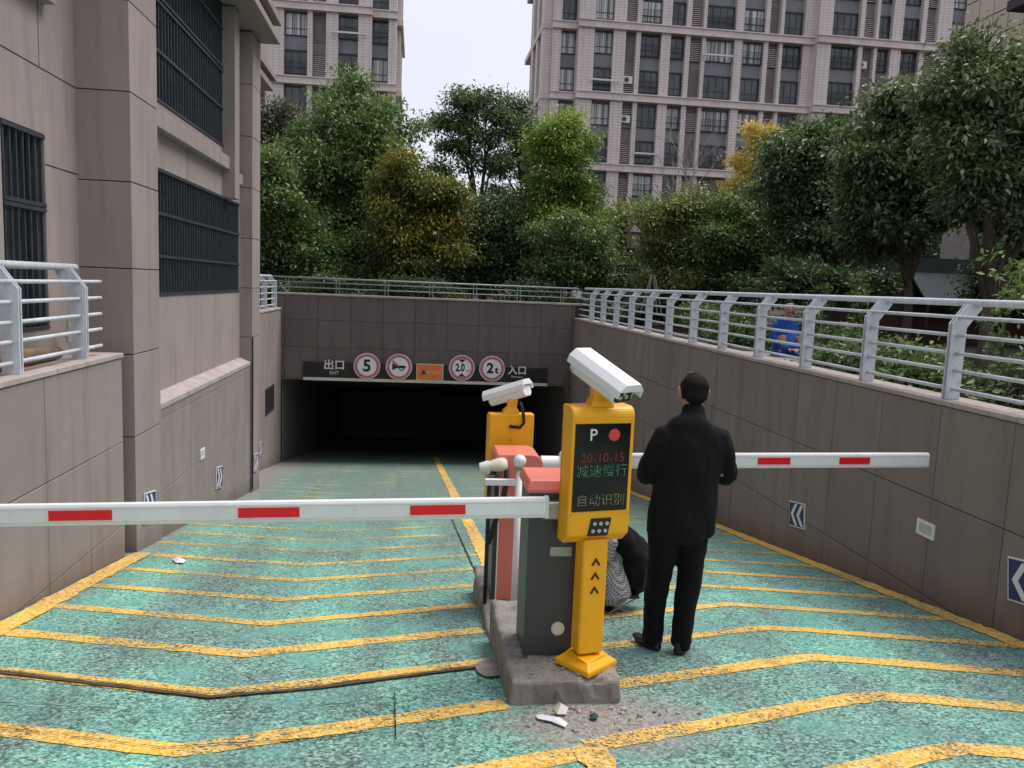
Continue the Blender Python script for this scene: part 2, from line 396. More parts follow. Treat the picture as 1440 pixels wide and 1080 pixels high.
for k in range(-3, 25):
    ty = 3.15+.66*k
    kx = 1.10 if 3.7 < ty-.5 < 6.3 else .80
    strip([(kx, ty-SS*(2.48-kx)*.95), (2.28, ty-SS*.2), (2.48, ty-.02), (2.72, ty-SS*.24), (3.98, ty-SS*1.5)], (.135 if k < 3 else .115) if k < 10 else .09, 'painted_stripe', 'stripe', ramp, seed=k+60)
strip([(XR-.09, -1.), (XR-.09, YP)], .15, 'edge_line', 'line', ramp, .008, .012, 91)
strip([(XL+.10, -1.), (XL+.10, 7.95)], .17, 'edge_line', 'line', ramp, .008, .012, 92)
strip([(.76, 6.35), (.68, 24)], .15, 'centre_line', 'line', ramp, .008, .012, 93)
strip([(.82, -1), (.81, 3.24)], .13, 'centre_line', 'line', ramp, .008, .02, 94)
M['crack'] = simple('crack_dark', (.02, .02, .018), .95)
M['slot'] = simple('slot_sealant', (.085, .062, .045), .9, var=.35, vs=14, bump=.6)
strip([(-2.6, 4.53), (-2.0, 4.33), (-.98, 3.955), (-.5, 4.05), (.42, 4.36)], .036, 'cable_slot', 'slot', ramp, .012, .004, 95)
strip([(-2.6, 4.55), (-2.0, 4.35), (-.98, 3.975), (-.5, 4.07), (.42, 4.38)], .008, 'cable_slot_edge', 'crack', ramp, .016, .002, 98)
strip([(-2.2, 3.98), (-1., 3.74), (-.3, 3.82), (.4, 4.1)], .005, 'crack', 'crack', ramp, .012, .004, 96)
strip([(-1.8, 3.62), (-1.02, 3.36), (-.3, 3.42), (-.04, 3.5)], .005, 'crack', 'crack', ramp, .012, .004, 97)
strip([(-.04, 3.36), (-.06, 3.95)], .005, 'crack', 'crack', ramp, .013, .002, 99)
strip([(.60, 6.35), (.52, 12)], .012, 'crack', 'crack', ramp, .012, .004, 90)
strip([(2.05, 4.15), (2.25, 4.28), (2.0, 4.45)], .005, 'crack', 'crack', ramp, .012, .004, 89)

# ------------------------------------------------------------------ wall panels
def panel_mesh(name, mat, d=.02, ch=.006):
    m = MB(); a = .5; b = .5-ch
    vs = [(-a, -a, 0), (a, -a, 0), (a, a, 0), (-a, a, 0), (-a, -a, d-ch*.6), (a, -a, d-ch*.6), (a, a, d-ch*.6), (-a, a, d-ch*.6), (-b, -b, d), (b, -b, d), (b, b, d), (-b, b, d)]
    fs = [(8, 9, 10, 11)]+[(i, (i+1) % 4, 4+(i+1) % 4, 4+i) for i in range(4)]+[(4+i, 4+(i+1) % 4, 8+(i+1) % 4, 8+i) for i in range(4)]
    m.add(vs, fs); return m.mesh(name, mat)
PM = {k: panel_mesh('panel', k) for k in ('panel', 'panel_left', 'portal', 'render')}
def panels(parent, face, pos, us, zs, mat, gap=.007, keep=None, name='panel'):
    """face '+x','-x','-y': direction the panels look; pos: plane; us: cuts along the wall; zs: cuts in height"""
    for u0, u1 in zip(us[:-1], us[1:]):
        for z1, z0 in zip(zs[:-1], zs[1:]):
            if keep and not keep(u0, u1, z0, z1): continue
            W, H = u1-u0-gap, z1-z0-gap; cu, cz = (u0+u1)/2, (z0+z1)/2
            j = random.uniform(-.0012, .0012)
            if face == '-x': M4 = Matrix(((0, 0, -1, pos+j), (-1, 0, 0, cu), (0, 1, 0, cz), (0, 0, 0, 1)))
            elif face == '+x': M4 = Matrix(((0, 0, 1, pos+j), (1, 0, 0, cu), (0, 1, 0, cz), (0, 0, 0, 1)))
            else: M4 = Matrix(((1, 0, 0, cu), (0, 0, -1, pos+j), (0, 1, 0, cz), (0, 0, 0, 1)))
            o = obj(name, PM[mat], parent); o.matrix_local = M4 @ Matrix.Diagonal((W, H, 1, 1))
def fr(a, b, s):
    r = [a]
    while r[-1]+s < b-.05: r.append(r[-1]+s)
    return r+[b]
# right retaining wall
wr = thing('retaining_wall', 'long brown panelled retaining wall under the bright railing, right of the ramp', 'wall', (0, 0, 0))
MB().prism([(-4.6, zr(-4.6)-.4), (-4.6, .71), (YP+.3, .71), (YP+.3, zr(YP+.3)-.4)], 'x', XR+.02, XR+.30).build('wall_body', 'joint', wr)
panels(wr, '-x', XR+.02, [-.55+.7955*i for i in range(28)], [.71]+[-.045-.79*i for i in range(6)], 'panel', keep=lambda a, b, z0, z1: z1 > zr(b) and a < YP)
us = fr(-4.6, YP+.3, 2.4)
for i, (a, b) in enumerate(zip(us[:-1], us[1:])):
    MB().box((XR-.012, a+.004, .712), (XR+.32, b-.004, .755+random.uniform(-.003, .003))).build('coping_slab', 'coping', wr, bevel=.006)
# left retaining wall (near the camera)
wl = thing('retaining_wall', 'short panelled retaining wall below the left railing and barred window', 'wall')
MB().prism([(-4.6, zr(-4.6)-.4), (-4.6, .70), (7.78, .70), (7.78, zr(7.78)-.4)], 'x', XL-.30, XL-.02).build('wall_body', 'joint', wl)
panels(wl, '+x', XL-.02, [-.10+.787*i for i in range(11)], [.70]+[-.09-.79*i for i in range(3)], 'panel_left', keep=lambda a, b, z0, z1: z1 > zr(b))
us = fr(-4.6, 7.785, 2.2)
for a, b in zip(us[:-1], us[1:]):
    MB().box((XL-.34, a+.004, .702), (XL+.012, b-.004, .745)).build('coping_slab', 'coping', wl, bevel=.006)
# portal wall
wp = thing('garage_portal_wall', 'dark panelled wall over the garage opening at the foot of the ramp', 'wall')
MB().box((-3.6, YP+.02, -1.03), (XR+.3, YP+.30, 1.07)).build('wall_body', 'joint', wp)
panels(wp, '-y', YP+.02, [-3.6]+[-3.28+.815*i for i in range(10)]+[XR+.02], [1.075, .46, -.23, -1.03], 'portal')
MB().box((-3.6, YP-.03, 1.076), (XR+.32, YP+.32, 1.125)).build('coping_slab', 'coping', wp, bevel=.006)
MB().box((-3.45, YP-.02, -1.06), (XR, YP+.3, -1.033)).build('lintel_edge', 'portal', wp)
# far left wall, set back behind the second pier
wf = thing('retaining_wall', 'set-back wall with a louvre left of the garage opening', 'wall')
MB().prism([(14.0, zr(14)-.4), (14.0, .70), (YP+.3, .70), (YP+.3, zr(YP+.3)-.4)], 'x', -3.68, -3.38).build('wall_body', 'joint', wf)
panels(wf, '+x', -3.38, [14.2, 16.6, 18.9, YP], [.70, -3.6], 'panel_left')
MB().box((-3.75, 14.2, .702), (-3.345, YP-.04, .75)).build('coping_slab', 'coping', wf, bevel=.006)

# ------------------------------------------------------------------ left building
lb = thing('building', 'beige rendered building on the left with barred windows and canopy', 'building')
XPL = -2.66; XW = -2.85; XN = -3.13
m = MB(); m.box((-4.2, -6, .3), (XN, 6.62, 9)); m.box((-4.2, 7.34, .3), (XN, 8.0, 9)); m.box((-4.2, 6.62, .3), (XN, 7.34, .98)); m.box((-4.2, 6.62, 2.6), (XN, 7.34, 9))
m.build('wall', 'render', lb, bevel=.004)
# thin scored joints of the near wall: recessed strips
def score(face, pos, a, b, z, vert=False, wdt=.009):
    m = MB()
    if face == '+x': m.box((pos-.004, a, z-wdt/2), (pos+.0015, b, z+wdt/2)) if not vert else m.box((pos-.004, z-wdt/2, a), (pos+.0015, z+wdt/2, b))
    return m
for z in (2.36, 3.13): 
    m = MB(); m.box((XN-.004, -6 if z > 2.6 else 7.345, z-.006), (XN+.0015, 7.995, z+.006)); m.build('joint_line', 'joint', lb)
m = MB(); m.box((XN-.004, 7.28, 3.14), (XN+.0015, 7.29, 5)); m.build('joint_line', 'joint', lb)
# piers: solid blocks course by course
def pier(x0, x1, y0, y1, cuts, mat='render'):
    for a, b in zip(cuts[:-1], cuts[1:]):
        MB().box((x0, y0, a+.005), (x1, y1, b-.005)).build('pier_block', mat, lb, bevel=.004)
    MB().box((x0+.01, y0+.01, cuts[0]), (x1-.01, y1-.01, cuts[-1])).build('pier_core', 'joint', lb)
pier(-3.4, XPL, 8.0, 8.79, [-1.6, -.89, -.09, .71, 1.52, 2.32, 3.13, 3.93, 4.7, 5.3])
pier(-3.6, XPL+.0, 13.58, 14.22, [-2.8, -1.9, -1.1, -.3, .5, 1.3, 2.1, 2.9, 3.7, 4.5, 5.3])
# bay wall between the piers
Y0, Y1 = 8.79, 13.58
WLZ = (1.235, 2.64); LW = (Y0+.0, 13.50); UZ = (3.34, 5.3); UW = (Y0, 12.45)
m = MB(); m.box((-3.2, Y0, .12), (XW, Y1, WLZ[0])); m.box((-3.2, Y0, WLZ[1]), (XW, Y1, 3.02)); m.box((-3.2, LW[1], WLZ[0]), (XW, Y1, WLZ[1]))
m.build('wall', 'render', lb)
m = MB(); m.box((-3.2, 12.95, 3.2), (XW, 13.2, 5.3)); m.build('wall', 'render', lb)
MB().box((-3.2, Y0, 3.02), (XW+.10, 12.42, 3.20)).build('sill_band', 'render', lb, bevel=.006)
MB().box((-3.2, 12.75, 2.92), (XW+.06, 13.5, 3.08)).build('sill_band', 'render', lb, bevel=.006)
MB().box((-3.2, Y0, 3.20), (XW+.0, 12.42, 3.335)).build('sill_band', 'render', lb, bevel=.004)
MB().box((-3.1, 12.42, 2.62), (XPL-.02, 12.72, 5.3)).build('mullion_pier', 'render', lb, bevel=.006)
# louvre between mullion pier and second pier
lv = MB().box((-3.05, 12.75, 3.1), (-3.0, 13.55, 5.3)).build('louvre_opening', 'black', lb)
for i in range(17):
    MB().box((-.10, 0, -.012), (.02, .78, .012), mat=bmat((XW-.01, 12.76, 3.18+i*.125), ry=R_(25))).build('louvre_blade', 'coping', lv)
# lower plinth wall with sloping cap
MB().prism([(Y0, -2.3), (Y0, .04), (Y1, .04), (Y1, -2.9)], 'x', XW-.2, XPL-.05).build('wall_body', 'joint', lb)
panels(lb, '+x', XPL-.05, [Y0, 9.25, 10.05, 10.85, 11.65, 12.45, 13.2, Y1], [.04, -.06, -.87, -1.68, -2.4], 'panel_left', keep=lambda a, b, z0, z1: z1 > zr(b))
MB().prism([(XW-.05, .04), (XPL-.02, .04), (XPL-.02, .10), (XW-.05, .19)], 'y', Y0+.002, Y1-.002).build('wall_cap', 'coping', lb, bevel=.006)
# canopy
m = MB(); m.box((-3.4, -6, 5.32), (-2.36, 14.3, 5.44)); m.build('canopy', 'render', lb, bevel=.01)
MB().box((-3.4, -6, 5.44), (-2.46, 14.2, 5.62)).build('canopy', 'joint', lb)
MB().box((-3.4, -6, 5.62), (-2.34, 14.32, 5.74)).build('canopy', 'render', lb, bevel=.01)
MB().box((-3.5, -6, 5.74), (-2.7, 14.0, 9)).build('wall', 'render', lb)
MB().box((-8, -6, .3), (-3.61, 14.2, 9)).build('wall', 'render', lb)
# block behind with its own little canopy
MB().box((-9, 16.5, .3), (-5.6, 24, 9)).build('wall', 'render', lb); MB().box((-8, 14.3, 5.62), (-3.12, 17.5, 9)).build('wall', 'render', lb)
MB().box((-8, 14.3, 5.3), (-3.05, 17.7, 5.42)).build('canopy', 'render', lb)
MB().box((-8, 14.3, 5.52), (-3.0, 17.8, 5.62)).build('canopy', 'render', lb)
MB().box((-8, 14.3, 5.42), (-3.15, 17.6, 5.52)).build('canopy', 'joint', lb)
# windows with grilles
BAR = MB().box((-.011, -.011, -.5), (.011, .011, .5)).mesh('bar', 'grille')
M['winglass'] = simple('window_glass', (.03, .045, .055), .08, var=.4, vs=1.5, spec=.6)
def grille(x, y0, y1, z0, z1, rails, sp):
    wn = MB().box((x-.16, y0, z0), (x-.14, y1, z1)).build('window', 'winglass', lb)
    f = MB(); 
    for (a, b, c, d) in ((y0, y1, z0, z0+.04), (y0, y1, z1-.04, z1), (y0, y0+.04, z0+.04, z1-.04), (y1-.04, y1, z0+.04, z1-.04)): f.box((x-.14, a, c), (x-.10, b, d))
    yy = y0+.9
    while yy < y1-.3: f.box((x-.139, yy, z0+.04), (x-.105, yy+.04, z1-.04)); yy += .9
    f.build('window_frame', 'grille', wn)
    gy = y0+sp/2
    while gy < y1:
        o = obj('bar', BAR, wn, loc=(x-.02, gy+random.uniform(-.004, .004), (z0+z1)/2), scale=(1, 1, (z1-z0)-.02)); gy += sp
    for z in [z0+.02]+list(rails)+[z1-.02]:
        MB().box((x-.012, y0+.005, z-.02), (x+.010, y1-.005, z+.012)).build('grille_rail', 'grille', wn)
grille(XW, LW[0], LW[1], WLZ[0], WLZ[1], (2.15, 1.68), .115)
grille(XW, UW[0], UW[1], 3.34, 5.32, (3.88, 4.40, 4.46, 4.98), .115)
grille(XN, 6.62, 7.34, .98, 2.6, (1.98, 2.02, 1.05), .105)
MB().box((XN, 5.2, 3.66), (XN+.10, 7.40, 3.74)).build('window_sill', 'render', lb)
# drainpipe and cable of the second pier
MB().tube([(XPL+.012, 13.56, -2.05), (XPL+.012, 13.56, .5)], .012, 8).build('drainpipe', 'rubber', lb)

# ------------------------------------------------------------------ railings
def post_mesh(name, sgn, mat='rail'):
    m = MB()
    # profile in (x,z): upright then leaning back
    p = [(.06, 0), (-.06, 0), (-.06, .60), (.055, .755), (.165, .755), (.175, .72), (.06, .57)]
    for y in (-.026, .012): m.prism([(q[0]*sgn, q[1]) for q in p], 'y', y, y+.014)
    m.box((-.045*sgn, -.012, .01), (.02*sgn, .012, .05)); m.box((-.045*sgn, -.012, .50), (.03*sgn, .012, .55))
    return m.mesh(name, mat)
def railing(root, sgn, x, z0, ys, y0, y1, ytop1=None, zs=(.083, .23, .365, .507, .649), tr=.029, r=.0155, mat='rail'):
    pm = post_mesh('post', sgn, mat)
    for y in ys: obj('post', pm, root, bevel=0, loc=(x, y, z0))
    cuts = [y0]+[y for y in ys if y0 < y < y1]+[y1]
    for z in zs:
        for a, b in zip(cuts[:-1], cuts[1:]):
            MB().tube([(x-.01*sgn, a, z0+z), (x-.01*sgn, b, z0+z)], r, 10).build('rail', mat, root, smooth=True)
    MB().tube([(x+.125*sgn, y0, z0+.765), (x+.125*sgn, ytop1 or y1, z0+.765)], tr, 16).build('top_rail', mat, root, smooth=True)
rr = thing('railing', 'pale grey metal railing with bent posts along the right wall', 'railing')
railing(rr, 1, 4.235, .755, [-1.4+1.214*i for i in range(18)], -3, YP-.1)
rl = thing('railing', 'short grey railing before the barred window at left', 'railing')
railing(rl, -1, -2.80, .745, [1.2, 2.4, 3.6, 4.8, 5.98, 7.13], -2, 7.56, 7.38)
rs = thing('railing', 'tiny railing section on the wall left of the garage opening', 'railing')
railing(rs, -1, -3.46, .75, [14.6, 16.2, 17.6, 19.0, 20.3], 14.3, 20.6)
rb = thing('railing', 'thin three-bar railing on top of the garage portal wall', 'railing')
for z, r in ((1.51, .022), (1.40, .014), (1.265, .014)):
    MB().tube([(-4.6, 20.98, z), (XR+.1, 20.98, z)], r, 8).build('rail' if r < .02 else 'top_rail', 'railfar', rb, smooth=True)
for x in (-4.5, -3.25, -2.0, -.77, .37, 1.5, 2.65, 3.8):
    m = MB()
    for d in (-.04, .04): m.box((x+d-.008, 20.965, 1.12), (x+d+.008, 20.995, 1.51))
    m.build('post', 'railfar', rb)

# ------------------------------------------------------------------ signs at the portal
YS = YP-.10
bd = thing('sign_board', 'long black board reading EXIT and ENTRANCE over the garage opening', 'sign')
MB().box((-2.80, YS, -.985), (3.46, YP+.01, -.60)).build('board', 'signboard', bd, bevel=.004)
MB().box((-2.80, YS-.02, -1.06), (3.46, YP+.01, -.988)).build('trim_strip', 'cream', bd)
def ltr(s, px, py, size, mat, par, yy, **k):
    p = on(px, py, 1, yy); return text(s, 'lettering', size, mat, par, Matrix.Translation((p[0], yy, p[2])) @ FACE_S, **k)
ltr('出口', 470, 514, .27, 'printwhite', bd, YS-.003, bold=.006)
ltr('EXIT', 470, 524.5, .115, 'printwhite', bd, YS-.003)
ltr('入口', 727.5, 521.5, .25, 'printwhite', bd, YS-.003, bold=.006)
ltr('Entrance', 727, 530, .085, 'printwhite', bd, YS-.003)
def round_sign(px, py, label, r=.335, inner=.245):
    p = on(px, py, 1, YS-.06); s = thing('traffic_sign', label, 'sign', (p[0], YS-.05, p[2]))
    MB().disc((0, 0, 0), r, 'y', .02, 48).build('sign_plate', 'signbord', s)
    MB().disc((0, -.006, 0), r-.025, 'y', .005, 48, r0=inner).build('sign_ring', 'signpink', s)
    MB().disc((0, -.008, 0), inner-.006, 'y', .007, 48).build('sign_face', 'signwhite', s)
    MB().box((-.05, .02, -.08), (.05, .06, .08)).build('bracket', 'steel', s)
    return s
def lt(s, par, x, z, size, **k): return text(s, 'lettering', size, 'ink', par, Matrix.Translation((x, -.010, z)) @ FACE_S, **k)
s5 = round_sign(516, 515, 'round white sign with pink ring and a black 5'); lt('5', s5, 0, 0, .42, bold=.014)
sh = round_sign(561, 516, 'round no-horn sign with a black trumpet, right of the 5 sign')
m = MB(); m.prism([(-.17, .10), (-.17, -.09), (-.06, -.03), (.17, -.03), (.17, .03), (-.06, .03)], 'y', -.0125, -.009); m.build('horn_symbol', 'ink', sh)
MB().disc((.07, -.0125, -.03), .07, 'y', .003, 24, r0=.045).build('horn_symbol', 'ink', sh)
m = MB(); m.prism([(-.19, .14), (-.155, .17), (.02, -.0+.03), (-.01, .0)], 'y', -.0145, -.0128); m.build('slash', 'signpink', sh)
s2 = round_sign(649.5, 517.5, 'round height-limit sign reading 2.0m between two black wedges'); lt('2.0', s2, -.045, 0, .27, bold=.010, sx=.72); lt('m', s2, .165, -.06, .13, sx=.8)
for sg in (1, -1): MB().prism([(-.10, .225*sg), (.10, .225*sg), (0, .135*sg)], 'y', -.0125, -.009).build('wedge', 'ink', s2)
st = round_sign(692, 518.5, 'round weight-limit sign reading 2t, rightmost of the row'); lt('2', st, -.05, 0, .36, bold=.013); lt('t', st, .12, -.04, .24, bold=.010)
p = on(604.5, 523.5, 1, YS-.05); so = thing('notice_sign', 'small orange rectangular sign with a dark triangle, centre of the board', 'sign', (p[0], YS-.045, p[2]))
MB().box((-.345, 0, -.215), (.345, .02, .215)).build('sign_plate', 'cream', so)
MB().box((-.325, -.004, -.195), (.325, .0, .195)).build('sign_face', 'signorange', so)
M['dullpurple'] = simple('dull_purple_ink', (.09, .03, .07), .5); M['paleorange'] = simple('pale_orange_ink', (.82, .5, .3), .5)
MB().prism([(-.235, -.06), (-.09, -.06), (-.163, .07)], 'y', -.007, -.004).build('triangle', 'dullpurple', so)
text('前方施工', 'lettering', .095, 'paleorange', so, Matrix.Translation((.105, -.006, -.01)) @ FACE_S)

# blue chevron plates
def chev(x, y, z, sgn, label, w=.34, h=.30, tilt=0):
    # sgn -1: looks to -x (right wall), chevrons point to +y ; built in local (u, v) then mapped
    s = thing('chevron_sign', label, 'sign', (x, y, z)); s.rotation_euler = (0, 0, R_(-90) if sgn < 0 else R_(90))
    s.rotation_euler[1] = tilt
    # local: looks to -Y
    MB().box((-w/2, .0, -h/2), (w/2, .012, h/2)).build('sign_plate', 'signwhite', s)
    MB().box((-w/2+.012, -.003, -h/2+.012), (w/2-.012, .0, h/2-.012)).build('sign_face', 'navy', s)
    d = -1 if sgn < 0 else 1
    for c in (-.065, .065):
        tip = d*.06
        P = [(c+tip, 0), (c-tip*.55, h*.42), (c-tip*.55+.055*(-d), h*.42), (c+tip-.055*d, 0), (c-tip*.55+.055*(-d), -h*.42), (c-tip*.55, -h*.42)]
        MB().prism(P, 'y', -.006, -.0032).build('chevron', 'signwhite', s)
    return s
M['vent'] = M['white']
def place(px, py, X): p = on(px, py, 0, X); return p
p = place(1122, 724, XR); chev(XR-.015, p[1], p[2], -1, 'blue chevron plate low on the right wall, left of the white vent', tilt=R_(-9), h=.27)
p = place(1446, 820, XR); chev(XR-.015, p[1], p[2], -1, 'blue chevron plate cut by the right picture edge', tilt=R_(-9), w=.34, h=.30)
p = place(307, 671, XPL-.03); chev(XPL-.012, p[1], p[2], 1, 'blue chevron plate on the left wall below the white socket', tilt=R_(9))
p = place(208, 712, XPL); chev(XPL+.02, p[1], p[2], 1, 'blue chevron plate half hidden by the near boom, on the near pier', tilt=R_(9))
p = place(357, 652, XPL); chev(XPL+.02, p[1]+.1, p[2], 1, 'blue chevron plate at the foot of the second pier', tilt=R_(9), w=.3)
p = place(366, 631, -3.36); chev(-3.345, p[1], p[2], 1, 'farthest blue chevron plate, next to the garage opening', tilt=R_(9))
def vent(x, y, z, sgn, w, h, label, mat, n=6):
    s = thing('vent_grille', label, 'vent', (x, y, z), R_(-90) if sgn < 0 else R_(90))
    m = MB(); b = .022
    m.box((-w/2, 0, -h/2), (w/2, .015, -h/2+b)); m.box((-w/2, 0, h/2-b), (w/2, .015, h/2)); m.box((-w/2, 0, -h/2+b), (-w/2+b, .015, h/2-b)); m.box((w/2-b, 0, -h/2+b), (w/2, .015, h/2-b))
    m.build('frame', mat, s); MB().box((-w/2+b, .013, -h/2+b), (w/2-b, .016, h/2-b)).build('backing', 'black', s)
    for i in range(n):
        zz = -h/2+b+(h-2*b)*(i+.5)/n
        MB().box((-w/2+b, .002, zz-.004), (w/2-b, .012, zz+.003)).build('louvre_blade', mat, s)
p = place(1303, 744, XR); vent(XR-.016, p[1], p[2], -1, .215, .125, 'white louvred vent grille low on the right wall', 'white')
p = place(284, 638, XPL-.03); vent(XPL-.016, p[1], p[2], 1, .20, .13, 'small white vent grille on the left wall above a chevron plate', 'white', 4)
p = place(379, 562, -3.36); vent(-3.345, p[1], p[2], 1, 1.1, .62, 'tall dark louvre on the wall beside the garage opening', 'joint', 8)

# ------------------------------------------------------------------ concrete island
isl = thing('concrete_island', 'rough concrete island carrying the barrier machines mid-ramp', 'island')
def rough_block(x0, x1, y0, y1, z1, name, seed):
    bm = bmesh.new(); bmesh.ops.create_cube(bm, size=1)
    for v in bm.verts:
        v.co = Vector((x0 if v.co.x < 0 else x1, y0 if v.co.y < 0 else y1, (-1.4 if v.co.z < 0 else z1)))
    bmesh.ops.bevel(bm, geom=[e for e in bm.edges], offset=.032, segments=4, affect='EDGES', profile=.6)
    bmesh.ops.subdivide_edges(bm, edges=[e for e in bm.edges if e.calc_length() > .1], cuts=12, use_grid_fill=True)
    bm.normal_update()
    for v in bm.verts:
        n = mnoise.noise(v.co*4+Vector((seed, 0, 0)))*.016+mnoise.noise(v.co*11)*.011+mnoise.noise(v.co*26)*.004
        if v.co.y < y0+.1 and v.co.x > x1-.35 and v.co.z > z1-.12: n -= max(0, mnoise.noise(v.co*9+Vector((3, 1, 0))))*.07
        v.co += v.normal*n
    me = bpy.data.meshes.new(name); bm.to_mesh(me); bm.free(); me.materials.append(M['plinth'])
    return obj(name, me, isl, smooth=False)
rough_block(.515, 1.09, 3.77, 4.86, -.46, 'front_block', 0)
rough_block(.515, 1.09, 4.84, 6.25, -.735, 'rear_block', 5)
# mortar patch beside the island where the cable slot ends
bm = bmesh.new(); bmesh.ops.create_circle(bm, cap_ends=True, radius=1, segments=28)
for v in bm.verts:
    a = atan2(v.co.y, v.co.x); k = 1+.18*mnoise.noise(Vector((cos(a)*1.5, sin(a)*1.5, 4)))
    x = .47+v.co.x*.085*k; y = 4.31+v.co.y*.155*k; v.co = Vector((x, y, zr(y)+.016))
me = bpy.data.meshes.new('mortar_patch'); bm.to_mesh(me); bm.free(); me.materials.append(M['plinth'])
pp = obj('mortar_patch', me, ramp)

# ------------------------------------------------------------------ near terminal
def camera_housing(par, at_, rz, tilt, L=.40, w=.125, h=.115, cable=True):
    """bullet camera housing; looks along local -Y"""
    Mx = bmat(at_, rz=rz) @ Matrix.Rotation(tilt, 4, 'X')
    prof = [(-w/2, -.045), (-w*.34, -.07), (w*.34, -.07), (w/2, -.045), (w/2, .012), (-w/2, .012)]
    body = MB().prism(prof, 'y', -L/2+.03, L/2-.01, mat=Mx).build('camera_housing', 'white', par, bevel=.006)
    pr2 = [(-w/2-.014, -.018), (-w/2-.014, .022), (-w*.36, .058), (w*.36, .058), (w/2+.014, .022), (w/2+.014, -.018), (w/2+.006, -.018), (w/2+.006, .016), (-w/2-.006, .016), (-w/2-.006, -.018)]
    MB().prism(pr2, 'y', -L/2-.01, L/2+.01, mat=Mx).build('sun_shield', 'white', body, bevel=.003)
    MB().prism([(-w*.40, -.052), (-w*.28, -.062), (w*.28, -.062), (w*.40, -.052), (w*.40, .008), (-w*.40, .008)], 'y', -L/2+.026, -L/2+.0295, mat=Mx).build('front_glass', 'glassdark', body)
    for (x, z) in ((-.022, -.034), (.02, -.03), (0, -.012)):
        m = MB(); m.disc((0, 0, 0), .011, 'y', .004, 16); 
        m.v = [tuple(Mx @ Vector((v[0]+x, v[1]-L/2+.021, v[2]+z))) for v in m.v]; m.build('lens', 'ledlens', body)
    return body, Mx
def terminal(name_label, loc, yaw, front=True, H=.0, head_z=(.70, 1.40)):
    T = thing('parking_terminal', name_label, 'parking terminal', loc, yaw)
    z0, z1 = head_z
    w, d = .345, .135
    # base plate turned on its anchor bolts, flared
    bp = MB()
    a, b = .118, .085
    Mb = bmat((0, 0, 0), rz=R_(26)) if front else bmat((0, 0, 0))
    bp.loft([[Mb @ Vector((sx*a, sy*a, 0)) for sx, sy in ((-1, -1), (1, -1), (1, 1), (-1, 1))], [Mb @ Vector((sx*a, sy*a, .028)) for sx, sy in ((-1, -1), (1, -1), (1, 1), (-1, 1))],
             [Mb @ Vector((sx*b, sy*b, .055)) for sx, sy in ((-1, -1), (1, -1), (1, 1), (-1, 1))], [Vector((sx*.071, sy*.056, .070)) for sx, sy in ((-1, -1), (1, -1), (1, 1), (-1, 1))]])
    bp.build('base_plate', 'yellow', T, bevel=.006)
    MB().box((-.070, -.055, .08), (.070, .055, z0+.02)).build('column', 'yellow', T, bevel=.012)
    # head cabinet: side profile with rounded top front
    pr = [(d/2, z0+.0), (-d/2+.06, z0), (-d/2+.0, z0+.05)]
    for i in range(7):
        g = i/6*pi/2; pr.append((-d/2+.05*(1-cos(g)), z1-.05+.05*sin(g)))
    pr += [(d/2, z1)]
    hd = MB().prism([(y, z) for y, z in pr], 'x', -w/2, w/2).build('head_cabinet', 'yellow', T, bevel=.010)
    if front:
        MB().box((-.155, -d/2-.004, z0+.175), (.150, -d/2+.002, z1-.085)).build('screen', 'glassdark', hd, bevel=.002)
        yy = -d/2-.0065
        tx = lambda s, x, z, sz, mat, **k: text(s, 'lettering', sz, mat, hd, Matrix.Translation((x, yy, z)) @ FACE_S, ext=.0008, **k)
        zc = lambda f: z1-.085-f*(z1-z0-.26)
        tx('P', -.058, zc(.13), .085, 'printwhite', bold=.0005)
        MB().disc((.058, -d/2-.0065, zc(.13)), .031, 'y', .002, 36).build('stop_light', 'ledred', hd)
        tx('20-10-15', .0, zc(.39), .067, 'leddim', bold=-.0008); tx('减速慢行', .0, zc(.545), .070, 'ledgreen', sx=1.02, bold=-.0012)
        tx('自动识别', .0, zc(.88), .067, 'ledwhite', sx=1.02, bold=-.0014)
        kp = MB().prism([(-.062, z0+.045), (.050, z0+.045), (.068, z0+.138), (-.044, z0+.138)], 'y', -d/2-.008, -d/2+.02).build('lamp_cluster', 'black', hd, bevel=.003)
        for r in range(2):
            for c in range(3):
                MB().disc((-.034+c*.034+r*.008, -d/2-.012, z0+.073+r*.038), .0100, 'y', .006, 14).build('led_lens', 'ledlens', kp)
        for i in range(3):
            zz = z0-.095-.075*i
            MB().prism([(-.024, zz-.018), (-.015, zz-.026), (.002, zz-.002), (.019, zz-.026), (.028, zz-.018), (.002, zz+.020)], 'y', -.057, -.0545).build('arrow_mark', 'maroon', T)
    else:
        MB().disc((.01, d/2+.001, z1-.20), .006, 'y', .003, 12).build('lock', 'ink', hd)
    for zz in (z0+.10, z1-.12): MB().box((-w/2-.0015, -.01, zz), (-w/2+.0008, .045, zz+.035)).build('hinge', 'yellow', hd, bevel=.001)
    MB().box((-w/2-.0006, d/2-.022, z0+.03), (-w/2+.001, d/2-.0195, z1-.03)).build('door_seam', 'ink', hd)
    for sx in (-1, 1):
        MB().disc((sx*(w/2-.018), -d/2-.0015, z0+.16), .0035, 'y', .003, 8).build('screw', 'steel', hd)
        MB().disc((sx*(w/2-.018), -d/2-.0015, z1-.075), .0035, 'y', .003, 8).build('screw', 'steel', hd)
